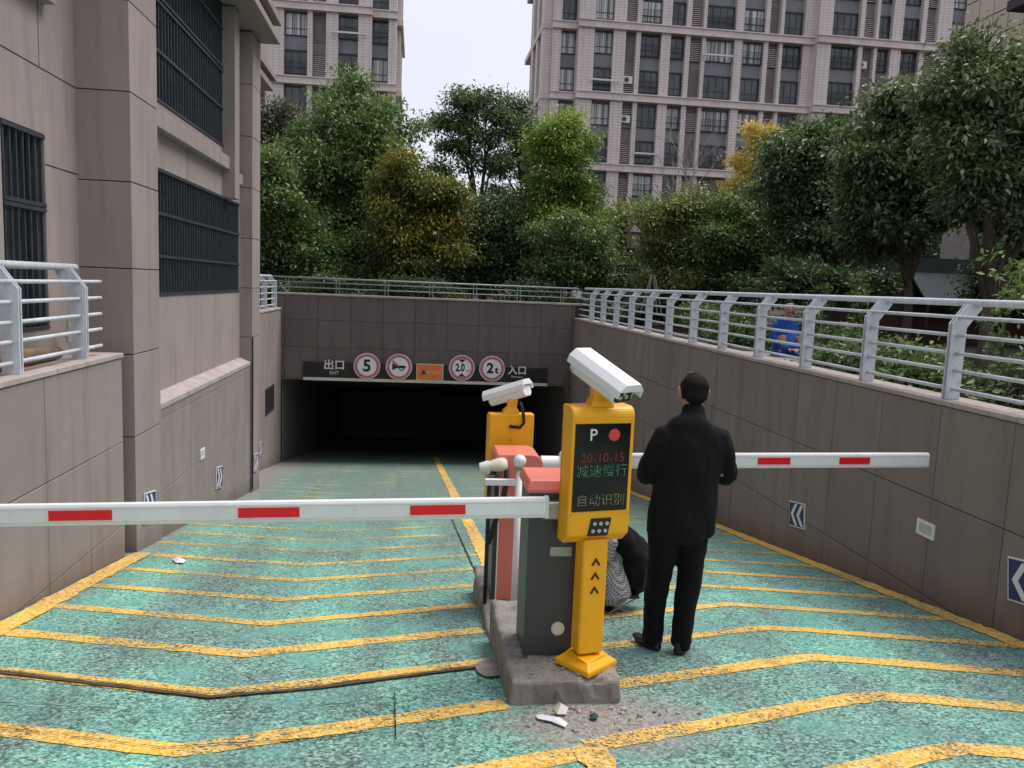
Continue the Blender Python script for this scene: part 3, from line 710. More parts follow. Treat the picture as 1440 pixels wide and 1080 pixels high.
    # neck
    MB().loft([[Vector((x, y, z1-.005)) for x, y in ((-.065, -.045), (.065, -.045), (.065, .045), (-.065, .045))], [Vector((x, y, z1+.022)) for x, y in ((-.055, -.04), (.055, -.04), (.055, .04), (-.055, .04))],
               [Vector((x, y, z1+.045)) for x, y in ((-.040, -.03), (.030, -.03), (.030, .03), (-.040, .03))], [Vector((x-.005, y, z1+.11)) for x, y in ((-.045, -.03), (.03, -.03), (.03, .03), (-.045, .03))]]).build('neck_bracket', 'yellow', T, bevel=.004)
    return T, z1
TL = (.935, 3.955, -.462)
T1, z1 = terminal('yellow parking terminal with a red-green message screen and white camera, nearest machine', TL, R_(12), True, head_z=(.675, 1.385))
camera_housing(T1, (.008, -.02, z1+.150), R_(22), R_(23), L=.37, w=.145, h=.13)
MB().tube([(-.135, .10, z1+.17), (-.15, .10, z1+.10), (-.14, .08, z1+.02), (-.125, .06, z1-.03)], .013, 10).build('cable', 'rubber', T1, smooth=True)
T2, z2 = terminal('yellow parking terminal seen from behind, camera turned away to the garage', (.735, 6.02, -.735), R_(4)+pi, False, head_z=(.50, 1.28))
# (built facing -Y, turned round: its back looks up the ramp)
camera_housing(T2, (.02, -.05, z2+.15), R_(50), R_(20), L=.36)
MB().tube([(-.05, .10, z2+.10), (-.075, .11, z2+.02), (-.085, .105, z2-.06), (-.06, .09, z2-.10), (.02, .075, z2-.095)], .012, 10).build('cable', 'rubber', T2, smooth=True)

# ------------------------------------------------------------------ barrier cabinets and booms
b1 = thing('barrier_cabinet', 'dark grey barrier cabinet with salmon lid behind the near terminal', 'barrier gate', (.745, 4.05, -.46))
MB().prism([(-.132, 0), (.132, 0), (.132, .30), (-.132, .30)], 'z', 0, .905).build('cabinet', 'darkgrey', b1, bevel=.006)
MB().loft([[Vector((x, y, z)) for x, y in ((-.150*k, .15-.17*k), (.150*k, .15-.17*k), (.150*k, .15+.17*k), (-.150*k, .15+.17*k))] for z, k in ((.896, .93), (.905, 1.0), (.918, 1.0), (.962, .9), (.966, .8))]).build('lid', 'orange_red', b1, bevel=.005)
MB().box((-.01, -.004, .555), (.105, -.0005, .605)).build('rating_plate', 'steel', b1)
MB().disc((.05, -.010, .155), .036, 'y', .010, 32).build('lock_cover', 'cream', b1)
MB().disc((.05, -.014, .155), .022, 'y', .004, 24).build('lock_cover', 'white2', b1)
for x in (-.13, .13): MB().box((x-.03, -.03, 0), (x+.02, 0, .008)).build('foot_bracket', 'steel', b1)
hub = MB().box((-.07, -.075, .775), (.12, -.002, .865)).build('boom_clamp', 'steel', b1, bevel=.006)
for x in (-.03, .05): MB().disc((x, -.085, .82), .014, 'y', .012, 6).build('bolt', 'steel', hub)
bm1 = thing('barrier_boom', 'white boom with red patches closing the left lane', 'barrier boom', (.68, 3.93, .395))
BT = -.022
def boom(root, L, h, sgn, slope, reds, wdt=.045):
    Mx = Matrix.Rotation(slope, 4, 'Y')
    m = MB(); pr = [(-wdt/2, -h/2+.012), (-wdt/2+.006, -h/2), (wdt/2-.006, -h/2), (wdt/2, -h/2+.012), (wdt/2, h/2-.012), (wdt/2-.006, h/2), (-wdt/2+.006, h/2), (-wdt/2, h/2-.012)]
    m.prism(pr, 'x', 0, sgn*L, mat=Mx); bm_ = m.build('boom_beam', 'white', root, bevel=.002)
    for z in (-h*.33, h*.30):
        MB().box((0, -wdt/2-.0015, z-.0025), (sgn*L, -wdt/2+.002, z+.0025), mat=Mx).build('extrusion_rib', 'white2', bm_)
    for a, b in reds: MB().box((sgn*a, -wdt/2-.004, -h*.235), (sgn*b, -wdt/2+.001, h*.235), mat=Mx).build('red_patch', 'red', bm_)
    MB().box((-.004 if sgn < 0 else -.012, -wdt/2-.002, -h/2-.002), (.012 if sgn < 0 else .004, wdt/2+.002, h/2+.002), mat=Mx).build('end_cap', 'white2', bm_)
boom(bm1, 3.2, .103, -1, -.0235, [(.41, .685), (1.22, 1.51), (2.09, 2.375), (2.9, 3.15)])
b2 = thing('barrier_cabinet', 'salmon barrier cabinet with rounded lid standing farther down the island', 'barrier gate', (.745, 5.50, -.735))
MB().box((-.165, 0, 0), (-.132, .28, .87)).build('side_panel', 'darkgrey', b2, bevel=.004)
MB().box((-.130, 0.004, 0), (.150, .28, .88)).build('cabinet', 'orange_red', b2, bevel=.006)
MB().box((-.134, -.004, 0), (-.125, .0, .93)).build('edge_trim', 'signwhite', b2)
pr = [(.30, .95), (-.03, .95)]+[(-.03+.09*(1-cos(i/6*pi/2)), 1.05+.085*sin(i/6*pi/2)) for i in range(7)]+[(.30, 1.135)]
pr = [(-.168, .87), (.170, .87), (.170, .99)]+[(.170-.08*(1-cos(i/6*pi/2)), .99+.08*sin(i/6*pi/2)) for i in range(1, 7)]+[(-.15, 1.07), (-.168, 1.04)]
MB().prism(pr, 'y', -.03, .31).build('lid', 'orange_red', b2, bevel=.008)
m = MB(); m.disc((.17, .10, .985), .052, 'x', .17, 28); m.build('drive_shaft', 'white', b2, bevel=.004, smooth=False)
m = MB(); m.disc((.31, .10, .985), .085, 'x', .06, 28); m.build('boom_hub', 'white2', b2, bevel=.01)
bm2 = thing('barrier_boom', 'white boom with red patches reaching across the right lane', 'barrier boom', (1.11, 5.52, .285))
boom(bm2, 2.735, .108, 1, -.0178, [(.56, .80), (1.39, 1.64), (2.02, 2.26)])
# ball-topped post, traffic camera on black pole
bp_ = thing('bollard_post', 'thin white post topped by a white ball between the cabinets', 'post', (.685, 5.02, -.735))
MB().tube([(0, 0, .008), (0, 0, 1.085)], .021, 16).build('pole', 'white', bp_, smooth=True)
bm = bmesh.new(); bmesh.ops.create_uvsphere(bm, u_segments=24, v_segments=16, radius=.042); bmesh.ops.translate(bm, verts=bm.verts, vec=(0, 0, 1.125))
me = bpy.data.meshes.new('ball'); bm.to_mesh(me); bm.free(); me.materials.append(M['white']); obj('ball', me, bp_, smooth=True)
MB().disc((0, 0, 1.072), .032, 'z', .012, 24).build('collar', 'steel', bp_)
MB().box((-.065, -.045, 0), (.045, .045, .010)).build('base_plate', 'white', bp_)
MB().box((-.22, -.016, .965), (-.02, .016, 1.005)).build('cross_bar', 'white', bp_, bevel=.003)
dc = thing('flood_camera', 'cream domed device with drooping black cable beside the ball post', 'camera', (.575, 5.43, .215)); dc.scale = (1.12, 1.2, 1.05)
m = MB(); rings = []
for i in range(9):
    t = i/8; x = -.080+.150*t; rad = .058*math.sqrt(max(.02, 1-(1-t)**2.2))*(1 if i < 7 else .93 if i == 7 else .6)
    rings.append([Vector((x, cos(a)*rad*1.05, .048+sin(a)*rad*(1.0 if sin(a) > 0 else .55)-.018*(1-t))) for a in [2*pi*j/18 for j in range(18)]])
m.loft(rings); m.build('dome_cover', 'cream', dc, smooth=True)
MB().tube([(-.10, 0, .028), (-.04, 0, .036)], [.034, .046], 16).build('lens_hood', 'white2', dc)
MB().disc((-.02, 0, -.01), .028, 'z', .035, 20).build('swivel', 'black', dc)
MB().box((-.05, -.02, -.055), (.03, .02, -.028)).build('bracket', 'steel', dc)
MB().tube([(-.02, 0, -.05), (-.02, 0, -.012)], .014, 12).build('stem', 'steel', dc)
MB().tube([(-.035, 0.02, -.945), (-.035, 0.02, -.03)], .013, 10).build('pole', 'black', dc, smooth=True)
MB().tube([(.065, -.02, .03), (.068, -.02, -.06), (.055, -.02, -.15), (.03, -.02, -.24), (.0, -.02, -.36), (-.03, -.01, -.48)], .0165, 10).build('cable', 'rubber', dc, smooth=True)

# rubble, paper, litter
rnd = random.Random(4); m = MB()
for i in range(95):
    a = rnd.gauss(.9, .28); y = rnd.gauss(3.6, .12)
    if y > 3.74 and .5 < a < 1.12: y = 3.72-rnd.random()*.1
    s = rnd.choice([.003, .004, .006, .009, .012]); q = Matrix.Translation((a, y, zr(y)+s*.5)) @ Matrix.Rotation(rnd.random()*6, 4, Vector((rnd.random(), rnd.random(), rnd.random())).normalized())
    m.box((-s, -s*.7, -s*.6), (s, s*.7, s*.6), 0, q)
for i in range(60):
    a = rnd.uniform(.62, 1.05); y = rnd.uniform(3.8, 4.03); s = rnd.choice([.003, .004, .006]); q = Matrix.Translation((a, y, -.46+s)) @ Matrix.Rotation(rnd.random()*6, 4, 'Z')
    m.box((-s, -s*.7, -s*.6), (s, s*.7, s*.6), 0, q)
tag(m.build('rubble', 'coping'), 'crumbs of broken concrete strewn round the island foot', 'rubble', kind='stuff')
def paper(pts, h, name, label, cat, mat='white', seed=0, tw=.02):
    m = MB(); n = len(pts); vs = []
    for i, (x, y) in enumerate(pts): vs.append((x, y, zr(y)+.012+h*abs(mnoise.noise(Vector((i*1.7, seed, .3))))))
    cx = sum(p[0] for p in pts)/n; cy = sum(p[1] for p in pts)/n; vs.append((cx, cy, zr(cy)+.016+h))
    vs += [(v[0], v[1], v[2]-.003) for v in vs]
    k = n+1
    m.add(vs, [(i, (i+1) % n, n) for i in range(n)]+[(k+(i+1) % n, k+i, k+n) for i in range(n)]+[(i, (i+1) % n, k+(i+1) % n, k+i) for i in range(n)])
    return tag(m.build(name, mat), label, cat)
def rp_(*l):
    out = []
    for px, py in l:
        d = ray(px, py); n = np.array([0, SL, 1.]); t = (0-n@CAM)/(n@d); q = CAM+t*d; out.append((q[0], q[1]))
    return out
paper(rp_((753, 1009), (762, 1008), (783, 1014), (787, 1012), (798, 1021), (795, 1026), (775, 1018), (756, 1014)), .012, 'paper_scrap', 'long torn white paper strip on the dust before the island', 'litter', seed=2)
paper(rp_((778, 1001), (785, 991), (790, 998), (799, 1000), (796, 1008), (783, 1008)), .03, 'paper_scrap', 'crumpled white paper lump right against the island front', 'litter', 'cream', seed=5)
paper(rp_((242, 788), (250, 786), (262, 791), (258, 794), (247, 793)), .025, 'paper_scrap', 'white litter scrap lying on the left lane beyond the boom', 'litter', seed=8)
paper(rp_((829, 1010), (835, 1007), (842, 1011), (838, 1015), (830, 1014)), .02, 'bottle_cap', 'small dark blue-grey crumpled wrapper right of the paper scraps', 'litter', 'grille', seed=9)

# ------------------------------------------------------------------ people
def ring(c, t, side, a, b, n=14):
    c = Vector(c); t = Vector(t).normalized(); s = Vector(side); s = (s-t*s.dot(t)).normalized(); q = t.cross(s)
    return [c+s*a*cos(2*pi*i/n)+q*b*sin(2*pi*i/n) for i in range(n)]
def limb(m, pts, side=(1, 0, 0), n=14, sub=3):
    """pts: (pos, a, b); Catmull-Rom smoothed loft, rounded ends"""
    P = [Vector(p[0]) for p in pts]; A = [p[1] for p in pts]; B = [p[2] for p in pts]
    def cr(v0, v1, v2, v3, t): return .5*((2*v1)+(v2-v0)*t+(2*v0-5*v1+4*v2-v3)*t*t+(3*v1-v0-3*v2+v3)*t**3)
    Q = []; k = len(P)
    for i in range(k-1):
        for s in range(sub):
            t = s/sub; g = lambda L: cr(L[max(i-1, 0)], L[i], L[i+1], L[min(i+2, k-1)], t)
            Q.append((g(P), max(.004, g(A)), max(.004, g(B))))
    Q.append((P[-1], A[-1], B[-1]))
    rings = []
    T0 = (Q[1][0]-Q[0][0]).normalized(); T1 = (Q[-1][0]-Q[-2][0]).normalized()
    for f, o in ((.35, .75), (.75, .45)): 
        e = min(Q[0][1], Q[0][2]); rings.append(ring(Q[0][0]-T0*e*o*.8, T0, side, Q[0][1]*f, Q[0][2]*f, n))
    for i, q in enumerate(Q):
        t = Q[min(i+1, len(Q)-1)][0]-Q[max(i-1, 0)][0]; rings.append(ring(q[0], t, side, q[1], q[2], n))
    for f, o in ((.75, .45), (.35, .75)):
        e = min(Q[-1][1], Q[-1][2]); rings.append(ring(Q[-1][0]+T1*e*o*.8, T1, side, Q[-1][1]*f, Q[-1][2]*f, n))
    m.loft(rings)
def fuse(m, name, mat, parent, voxel=.011, smooth=4, fold=0., fscale=9, stretch=(1, 1, .4)):
    me = m.mesh(name+'_src', mat); o = bpy.data.objects.new(name, me); COL.objects.link(o)
    r = o.modifiers.new('r', 'REMESH'); r.mode = 'VOXEL'; r.voxel_size = voxel
    s = o.modifiers.new('s', 'SMOOTH'); s.iterations = smooth; s.factor = .5
    dg = bpy.context.evaluated_depsgraph_get(); me2 = bpy.data.meshes.new_from_object(o.evaluated_get(dg)); bpy.data.objects.remove(o); bpy.data.meshes.remove(me)
    me2.name = name
    if fold:
        n = len(me2.vertices); co = np.empty(n*3); me2.vertices.foreach_get('co', co); co = co.reshape(-1, 3)
        no = np.array([v.normal[:] for v in me2.vertices])
        d = np.array([mnoise.noise(Vector((c[0]*fscale*stretch[0], c[1]*fscale*stretch[1], c[2]*fscale*stretch[2]))) + .5*mnoise.noise(Vector((c[0]*fscale*2.3, c[1]*fscale*2.3, c[2]*fscale*1.6+5))) for c in co])
        co += no*(d*fold)[:, None]; me2.vertices.foreach_set('co', co.ravel()); me2.update()
    me2.materials.clear(); me2.materials.append(M[mat] if isinstance(mat, str) else mat)
    me2.polygons.foreach_set('material_index', [0]*len(me2.polygons))
    o = bpy.data.objects.new(name, me2); COL.objects.link(o); o.parent = parent; me2.polygons.foreach_set('use_smooth', [True]*len(me2.polygons))
    return o
def head(m, c, fwd, up=(0, 0, 1), s=1.):
    """skull, jaw, nose, ears into one body mesh; c = centre of the skull"""
    c = Vector(c); f = Vector(fwd).normalized(); u = Vector(up).normalized(); r = f.cross(u).normalized(); u = r.cross(f)
    g = lambda x, y, z: c+r*x*s+f*y*s+u*z*s
    limb(m, [(g(0, -.012, .085), .045*s, .05*s), (g(0, -.012, .055), .068*s, .083*s), (g(0, -.01, 0), .076*s, .096*s), (g(0, .006, -.05), .066*s, .082*s), (g(0, .022, -.09), .045*s, .058*s), (g(0, .03, -.112), .026*s, .034*s)], side=r)
    limb(m, [(g(0, .085, .012), .009*s, .008*s), (g(0, .103, -.018), .013*s, .012*s), (g(0, .106, -.034), .016*s, .012*s)], side=r, n=8)
    for sx in (-1, 1):
        limb(m, [(g(.079*sx, -.006, .022), .009*s, .016*s), (g(.086*sx, -.012, 0), .010*s, .020*s), (g(.079*sx, -.004, -.030), .008*s, .011*s)], side=r, n=8)
    return g
def hand(m, wrist, d, palm_n, thumb_side, s=1., curl=.5):
    """palm with five separate bent fingers; d: direction wrist->fingers, palm_n: palm normal"""
    w_ = Vector(wrist); d = Vector(d).normalized(); n = Vector(palm_n).normalized(); n = (n-d*n.dot(d)).normalized(); r = d.cross(n).normalized()*thumb_side
    limb(m, [(w_, .026*s, .018*s), (w_+d*.045*s, .038*s, .015*s), (w_+d*.085*s, .038*s, .013*s)], side=r, n=10)
    for k, (off, L) in enumerate(((.028, .068), (.0095, .076), (-.0095, .071), (-.028, .056))):
        b = w_+d*.085*s+r*off*s; a1 = curl*.5; a2 = curl*1.3; a3 = curl*1.9
        p1 = b+(d*cos(a1)+n*sin(a1))*L*.42*s; p2 = p1+(d*cos(a2)+n*sin(a2))*L*.32*s; p3 = p2+(d*cos(a3)+n*sin(a3))*L*.26*s
        limb(m, [(b, .0085*s, .0085*s), (p1, .008*s, .008*s), (p2, .0075*s, .0075*s), (p3, .006*s, .006*s)], side=r, n=8, sub=2)
    b = w_+d*.025*s+r*.034*s
    limb(m, [(b, .012*s, .011*s), (b+(d*.7+r*.6)*.034*s, .0095*s, .0095*s), (b+(d*.95+r*.55+n*.5)*.058*s, .008*s, .008*s)], side=n, n=8, sub=2)

# --- man in black, seen from behind (facing +Y, down the ramp)
fL, fR = np.array([1.53, 4.70]), np.array([1.68, 4.60])
base = Vector((1.60, 4.64, zr(4.64)))
man = thing('person', 'man in black coat and trousers standing with his back turned, head bowed', 'person', base)
gl = zr(fL[1])-base.z; gr_ = zr(fR[1])-base.z
LX, LY = fL[0]-base.x, fL[1]-base.y; RX, RY = fR[0]-base.x, fR[1]-base.y
HX = .035           # hips shift
m = MB()   # body (skin): head, neck, forearms, hands, torso and legs under the clothes
sh = .075
head(m, (sh+.012, .055, 1.628), (0.05, 1, -.28), s=1.07)
limb(m, [((sh, -.005, 1.42), .075, .075), ((sh, .01, 1.48), .056, .06), ((sh+.008, .03, 1.56), .054, .062)])
limb(m, [((HX, 0, .95), .14, .09), ((HX+.01, 0, 1.15), .14, .09), ((HX+.03, -.01, 1.36), .16, .085), ((sh, 0, 1.44), .08, .06)])
for sx in (-1, 1):
    limb(m, [((sh+.13*sx, -.01, 1.35), .045, .045), ((sh+.225*sx, .03, 1.14), .036, .038), ((sh+.13*sx, .26, 1.15), .030, .032), ((sh+.075*sx, .33, 1.17), .024, .02)])
    hand(m, (sh+.075*sx, .33, 1.17), (-.75*sx, .6, .25), (-.2*sx, .3, -.8), 1 if sx > 0 else -1, curl=.8)
limb(m, [((HX-.09, 0, .93), .08, .085), ((LX+.0, LY-.02, .50), .052, .055), ((LX, LY-.02, .12+gl), .035, .04)])
limb(m, [((HX+.09, 0, .93), .08, .085), ((RX+.03, RY+.02, .50), .052, .055), ((RX, RY+.0, .12+gr_), .035, .04)])
body = fuse(m, 'body', 'skin', man, voxel=.0065, smooth=2)
# phone in his hands
MB().box((-.038, -.004, -.075), (.038, .004, .075), mat=bmat((sh, .40, 1.22), rx=R_(-40))).build('held_phone', 'black', man, bevel=.003)
# hair cap
m = MB(); hc = Vector((sh+.012, .055, 1.628)); hf = Vector((.05, 1, -.28)).normalized(); hr = hf.cross(Vector((0, 0, 1))).normalized(); hu = hr.cross(hf)
G = lambda x, y, z: hc+hr*x*1.17+hf*y*1.08+hu*z*.98
limb(m, [(G(0, -.018, .082), .058, .066), (G(0, -.022, .056), .078, .092), (G(0, -.026, .015), .087, .102), (G(0, -.036, -.025), .082, .088), (G(0, -.046, -.052), .070, .066), (G(0, -.046, -.062), .060, .050)], side=hr)
fuse(m, 'hair', 'hair', man, voxel=.007, smooth=2, fold=.003, fscale=60, stretch=(1, 1, .3))
M['hair'].node_tree.nodes['Principled BSDF'].inputs['Sheen Weight'].default_value = 0
# coat: high collar, boxy hem, forearms forward
m = MB()
limb(m, [((HX+.015, -.005, .765), .218, .135), ((HX+.015, -.005, .87), .216, .137), ((HX+.02, -.005, 1.05), .206, .128), ((HX+.035, -.012, 1.22), .218, .128), ((HX+.04, -.02, 1.34), .222, .118), ((sh-.005, -.018, 1.43), .165, .098), ((sh, -.008, 1.475), .092, .082)], n=22)
limb(m, [((sh, -.008, 1.45), .090, .086), ((sh+.003, .004, 1.50), .078, .078), ((sh+.006, .012, 1.53), .074, .076)], n=18)
for sx in (-1, 1):
    ex = sh+(.268 if sx > 0 else .266)*sx
    limb(m, [((sh+.165*sx, -.015, 1.385), .060, .072), ((sh+.216*sx, -.01, 1.27), .060, .076), ((ex-.006*sx, .03, 1.15), .057, .070), ((ex-.03*sx, .09, 1.095), .058, .062), ((sh+.17*sx, .22, 1.13), .052, .052), ((sh+.095*sx, .30, 1.165), .046, .044)])
coat = fuse(m, 'coat', 'blackcloth', man, voxel=.009, smooth=3, fold=.015, fscale=7, stretch=(1, 1, .6))
# hem: flatten underneath is hidden by the trousers
m = MB()
for (fx, fy, g0, sx) in ((LX, LY, gl, -1), (RX, RY, gr_, 1)):
    limb(m, [((HX+.075*sx, .0, .86), .115, .120), ((HX+.085*sx, .0, .74), .104, .110), ((.5*(HX+.09*sx)+.5*fx+(.005 if sx < 0 else .02), fy*.4, .52), .080, .088), ((fx+(.0 if sx < 0 else .015), fy*.9-.005, .28+g0), .068, .076), ((fx, fy-.015, .11+g0), .064, .078), ((fx, fy-.01, .065+g0), .066, .082)])
limb(m, [((HX, 0, .95), .17, .11), ((HX, 0, .80), .165, .115), ((HX, 0, .76), .12, .09)])
fuse(m, 'trousers', 'trouser', man, voxel=.010, smooth=2, fold=.009, fscale=10, stretch=(1, 1, .8))
def shoe(par, x, y, z, ang, s=1.):
    m = MB(); Mx = bmat((x, y, z), rz=ang)
    out = []
    limb(m, [((0, -.085, .032), .034, .030), ((0, -.03, .038), .040, .034), ((0, .05, .030), .046, .026), ((0, .12, .026), .044, .022), ((0, .165, .022), .030, .018)], side=(1, 0, 0), n=12)
    limb(m, [((0, -.065, .04), .033, .036), ((0, -.06, .085), .036, .042)], side=(1, 0, 0), n=12)
    m.v = [tuple(Mx @ (Vector(v)*s)) for v in m.v]
    o = fuse(m, 'shoe', 'shoe', par, voxel=.008, smooth=2)
    so_ = MB(); P = [(.037*cos(a)*(1.15 if sin(a) > 0 else .95), .13*sin(a)+.035) for a in [2*pi*i/20 for i in range(20)]]
    so_.prism([(p[0]*s, p[1]*s) for p in P], 'z', .0, .016, mat=Mx); so_.build('sole', 'rubber', o)
shoe(man, LX-.01, LY, gl+.002, R_(22), .92); shoe(man, RX+.01, RY, gr_+.002, R_(-34), .92)

# --- crouching worker behind the terminal
def houndstooth():
    t = NT('houndstooth_cloth'); v = t.coord('World', (1, 1, 1), (0, 0, R_(20)))
    ch = t.n('ShaderNodeTexChecker'); ch.inputs['Scale'].default_value = 80; t.l(v, ch.inputs['Vector'])
    ch2 = t.n('ShaderNodeTexChecker'); ch2.inputs['Scale'].default_value = 160; t.l(v, ch2.inputs['Vector'])
    c = t.mix(ch.outputs['Fac'], (.55, .53, .56), (.02, .02, .03)); c = t.mix(t.math('MULTIPLY', ch2.outputs['Fac'], .35), c, (.5, .5, .52))
    t.col(c); t.set(.9, 0, .2); return t.m
M['hound'] = houndstooth()
cb = Vector((1.50, 5.72, zr(5.72)))
cr_ = thing('person', 'crouching worker in houndstooth smock and black jacket, half hidden by the near terminal', 'person', cb)
m = MB()
head(m, (-.20, .02, .80), (-.8, .1, -.6)); limb(m, [((-.06, 0, .64), .06, .06), ((-.14, .01, .72), .05, .05)])
limb(m, [((.10, 0, .28), .13, .12), ((.06, 0, .42), .13, .12), ((-.04, 0, .60), .15, .10)], side=(0, 1, 0))
for sy in (-1, 1):
    limb(m, [((.05, .10*sy, .26), .075, .08), ((-.22, .13*sy, .34), .055, .055), ((-.12, .11*sy, .10), .04, .045)], side=(0, 1, 0))
    limb(m, [((-.04, .16*sy, .56), .045, .045), ((-.14, .18*sy, .40), .038, .038), ((-.34, .10*sy, .42), .026, .024)], side=(0, 1, 0))
    hand(m, (-.34, .10*sy, .42), (-1, -.1*sy, .1), (0, -.3*sy, -1), sy, curl=.5)
fuse(m, 'body', 'skin', cr_, voxel=.008, smooth=2)
m = MB(); limb(m, [((-.205, .02, .90), .05, .05), ((-.19, .01, .84), .085, .085), ((-.15, .01, .77), .08, .07)], side=(0, 1, 0)); fuse(m, 'hair', 'hair', cr_, voxel=.009, smooth=2)
m = MB()
limb(m, [((.0, -.07, .150), .20, .150), ((-.01, -.06, .24), .185, .142), ((-.04, -.03, .36), .165, .120), ((-.08, 0, .50), .15, .105), ((-.10, 0, .60), .12, .08)], side=(0, 1, 0), n=20)
for sy in (-1, 1): limb(m, [((-.04, .15*sy, .57), .06, .06), ((-.14, .18*sy, .40), .055, .055), ((-.31, .10*sy, .42), .042, .042)], side=(0, 1, 0))
fuse(m, 'smock', 'hound', cr_, voxel=.011, smooth=3, fold=.008, fscale=9)
m = MB()
limb(m, [((.185, -.03, .10), .08, .045), ((.195, -.02, .19), .15, .10), ((.175, -.01, .32), .18, .145), ((.12, .0, .46), .18, .14), ((.02, 0, .60), .16, .10), ((-.05, 0, .66), .09, .07)], side=(0, 1, 0), n=20)
fuse(m, 'jacket', 'blackcloth', cr_, voxel=.011, smooth=1, fold=.034, fscale=7, stretch=(1, 1, .7))
m = MB()
for sy in (-1, 1): limb(m, [((.06, .10*sy, .24), .09, .09), ((-.21, .13*sy, .33), .068, .068), ((-.13, .11*sy, .16), .055, .06), ((-.11, .105*sy, .07), .05, .055)], side=(0, 1, 0))
fuse(m, 'trousers', 'trouser', cr_, voxel=.012, smooth=2, fold=.008, fscale=10)
for sy in (-1, 1): shoe(cr_, -.08, .10*sy, .02, R_(90), .95)
sl = thing('stool', 'low folding stool with thin steel legs under the crouching worker', 'stool', (cb.x+.04, cb.y-.05, zr(cb.y-.05)))
MB().box((-.15, -.14, .13), (.15, .14, .155)).build('seat', 'black', sl, bevel=.008)
for sx in (-1, 1):
    for sy in (-1, 1): MB().tube([(.13*sx, .12*sy, .13), (-.07*sx, .13*sy, 0.005+SL*-.13*sy)], .007, 8).build('leg', 'steel', sl)

# --- man in blue coat squatting beyond the railing
bc = on(1106, 440, 1, 11.6); cbp = Vector((float(bc[0]), 11.6, GZ))
bm_ = thing('person', 'man in long blue coat squatting beyond the right railing, facing us', 'person', cbp)
hz = 1.36-GZ
m = MB(); gh = head(m, (0, -.08, hz), (-.25, -1, -.12), s=.98)
limb(m, [((0, -.02, hz-.22), .06, .06), ((0, -.05, hz-.10), .05, .055)]); limb(m, [((0, .06, .16), .16, .14), ((0, .03, .40), .15, .11), ((0, 0, hz-.24), .15, .09)])
for sx in (-1, 1):
    limb(m, [((.09*sx, .05, .18), .08, .08), ((.14*sx, -.24, .36), .055, .055), ((.12*sx, -.15, .06), .04, .05)])
    limb(m, [((.14*sx, 0, .50), .045, .045), ((.17*sx, -.08, .32), .036, .036), ((.07*sx, -.30, .19), .026, .024)]); hand(m, (.07*sx, -.30, .19), (-.5*sx, -.8, .1), (0, 0, -1), sx, curl=.7)
fuse(m, 'body', 'skin', bm_, voxel=.008, smooth=2)
m = MB(); limb(m, [((0, -.06, hz+.105), .045, .05), ((0, -.06, hz+.075), .074, .085), ((0, -.035, hz+.03), .080, .075), ((0, -.01, hz-.03), .072, .05)]); fuse(m, 'hair', 'hair', bm_, voxel=.009, smooth=2)
for sx in (-1, 1): MB().disc(tuple(gh(.032*sx, .093, .006)), .008, 'y', .003, 10).build('eye', 'ink', bm_)
m = MB(); limb(m, [(gh(-.022, .093, -.062), .006, .004), (gh(.022, .093, -.062), .006, .004)], side=(0, 0, 1), n=8); m.build('mouth', 'maroon', bm_)
m = MB(); limb(m, [((0, -.06, .06), .20, .24), ((0, -.06, .20), .19, .235), ((0, -.02, .36), .175, .17), ((0, .0, .50), .18, .13), ((0, -.005, hz-.20), .13, .10), ((0, -.03, hz-.14), .075, .075)], n=22)
for sx in (-1, 1): limb(m, [((.14*sx, 0, .53), .060, .065), ((.19*sx, -.06, .36), .055, .062), ((.15*sx, -.22, .24), .050, .052), ((.08*sx, -.29, .20), .043, .045)])
fuse(m, 'coat', 'bluecoat', bm_, voxel=.012, smooth=2, fold=.016, fscale=7, stretch=(1, 1, .6))
m = MB(); limb(m, [((0, -.075, hz-.24), .035, .03), ((0, -.085, hz-.15), .04, .035)]); m.build('scarf', 'redcloth', bm_)
for sx in (-1, 1): shoe(bm_, .12*sx, -.22, .0, pi, .95)

# ------------------------------------------------------------------ towers
def tilemat(name, c, bx=.30, by=.15):
    t = NT(name); v = t.coord('World', (1, 1, 1))
    sep = t.n('ShaderNodeSeparateXYZ'); t.l(v, sep.inputs[0]); cmb = t.n('ShaderNodeCombineXYZ')
    t.l(t.math('ADD', sep.outputs[0], sep.outputs[1]), cmb.inputs[0]); t.l(sep.outputs[2], cmb.inputs[1])
    b = t.n('ShaderNodeTexBrick'); b.inputs['Scale'].default_value = 1; b.inputs['Brick Width'].default_value = bx*1.6; b.inputs['Row Height'].default_value = by*1.6
    b.inputs['Mortar Size'].default_value = .018; b.offset = 0
    b.inputs['Color1'].default_value = (*c, 1); b.inputs['Color2'].default_value = (*[x*.92 for x in c], 1); b.inputs['Mortar'].default_value = (*[x*.55 for x in c], 1)
    t.l(cmb.outputs[0], b.inputs['Vector'])
    cc = t.mix(t.mr(t.noise(t.coord('World', (1, 1, .15)), .9, 4), .45, .75, 0, .4), b.outputs['Color'], tuple(x*.7 for x in c))
    t.col(cc); t.set(.6); return t.m
M['tile'] = tilemat('beige_facade_tile', (.66, .575, .54)); M['band'] = simple('facade_band', (.60, .52, .485), .7, var=.12, vs=1, dirt=.3)
M['spandrel'] = simple('grey_spandrel', (.205, .205, .225), .6, var=.12, vs=.6, dirt=.15)
M['frame'] = simple('window_frame_dark', (.025, .028, .032), .4)
M['acwhite'] = simple('ac_white', (.6, .6, .58), .5, var=.1)
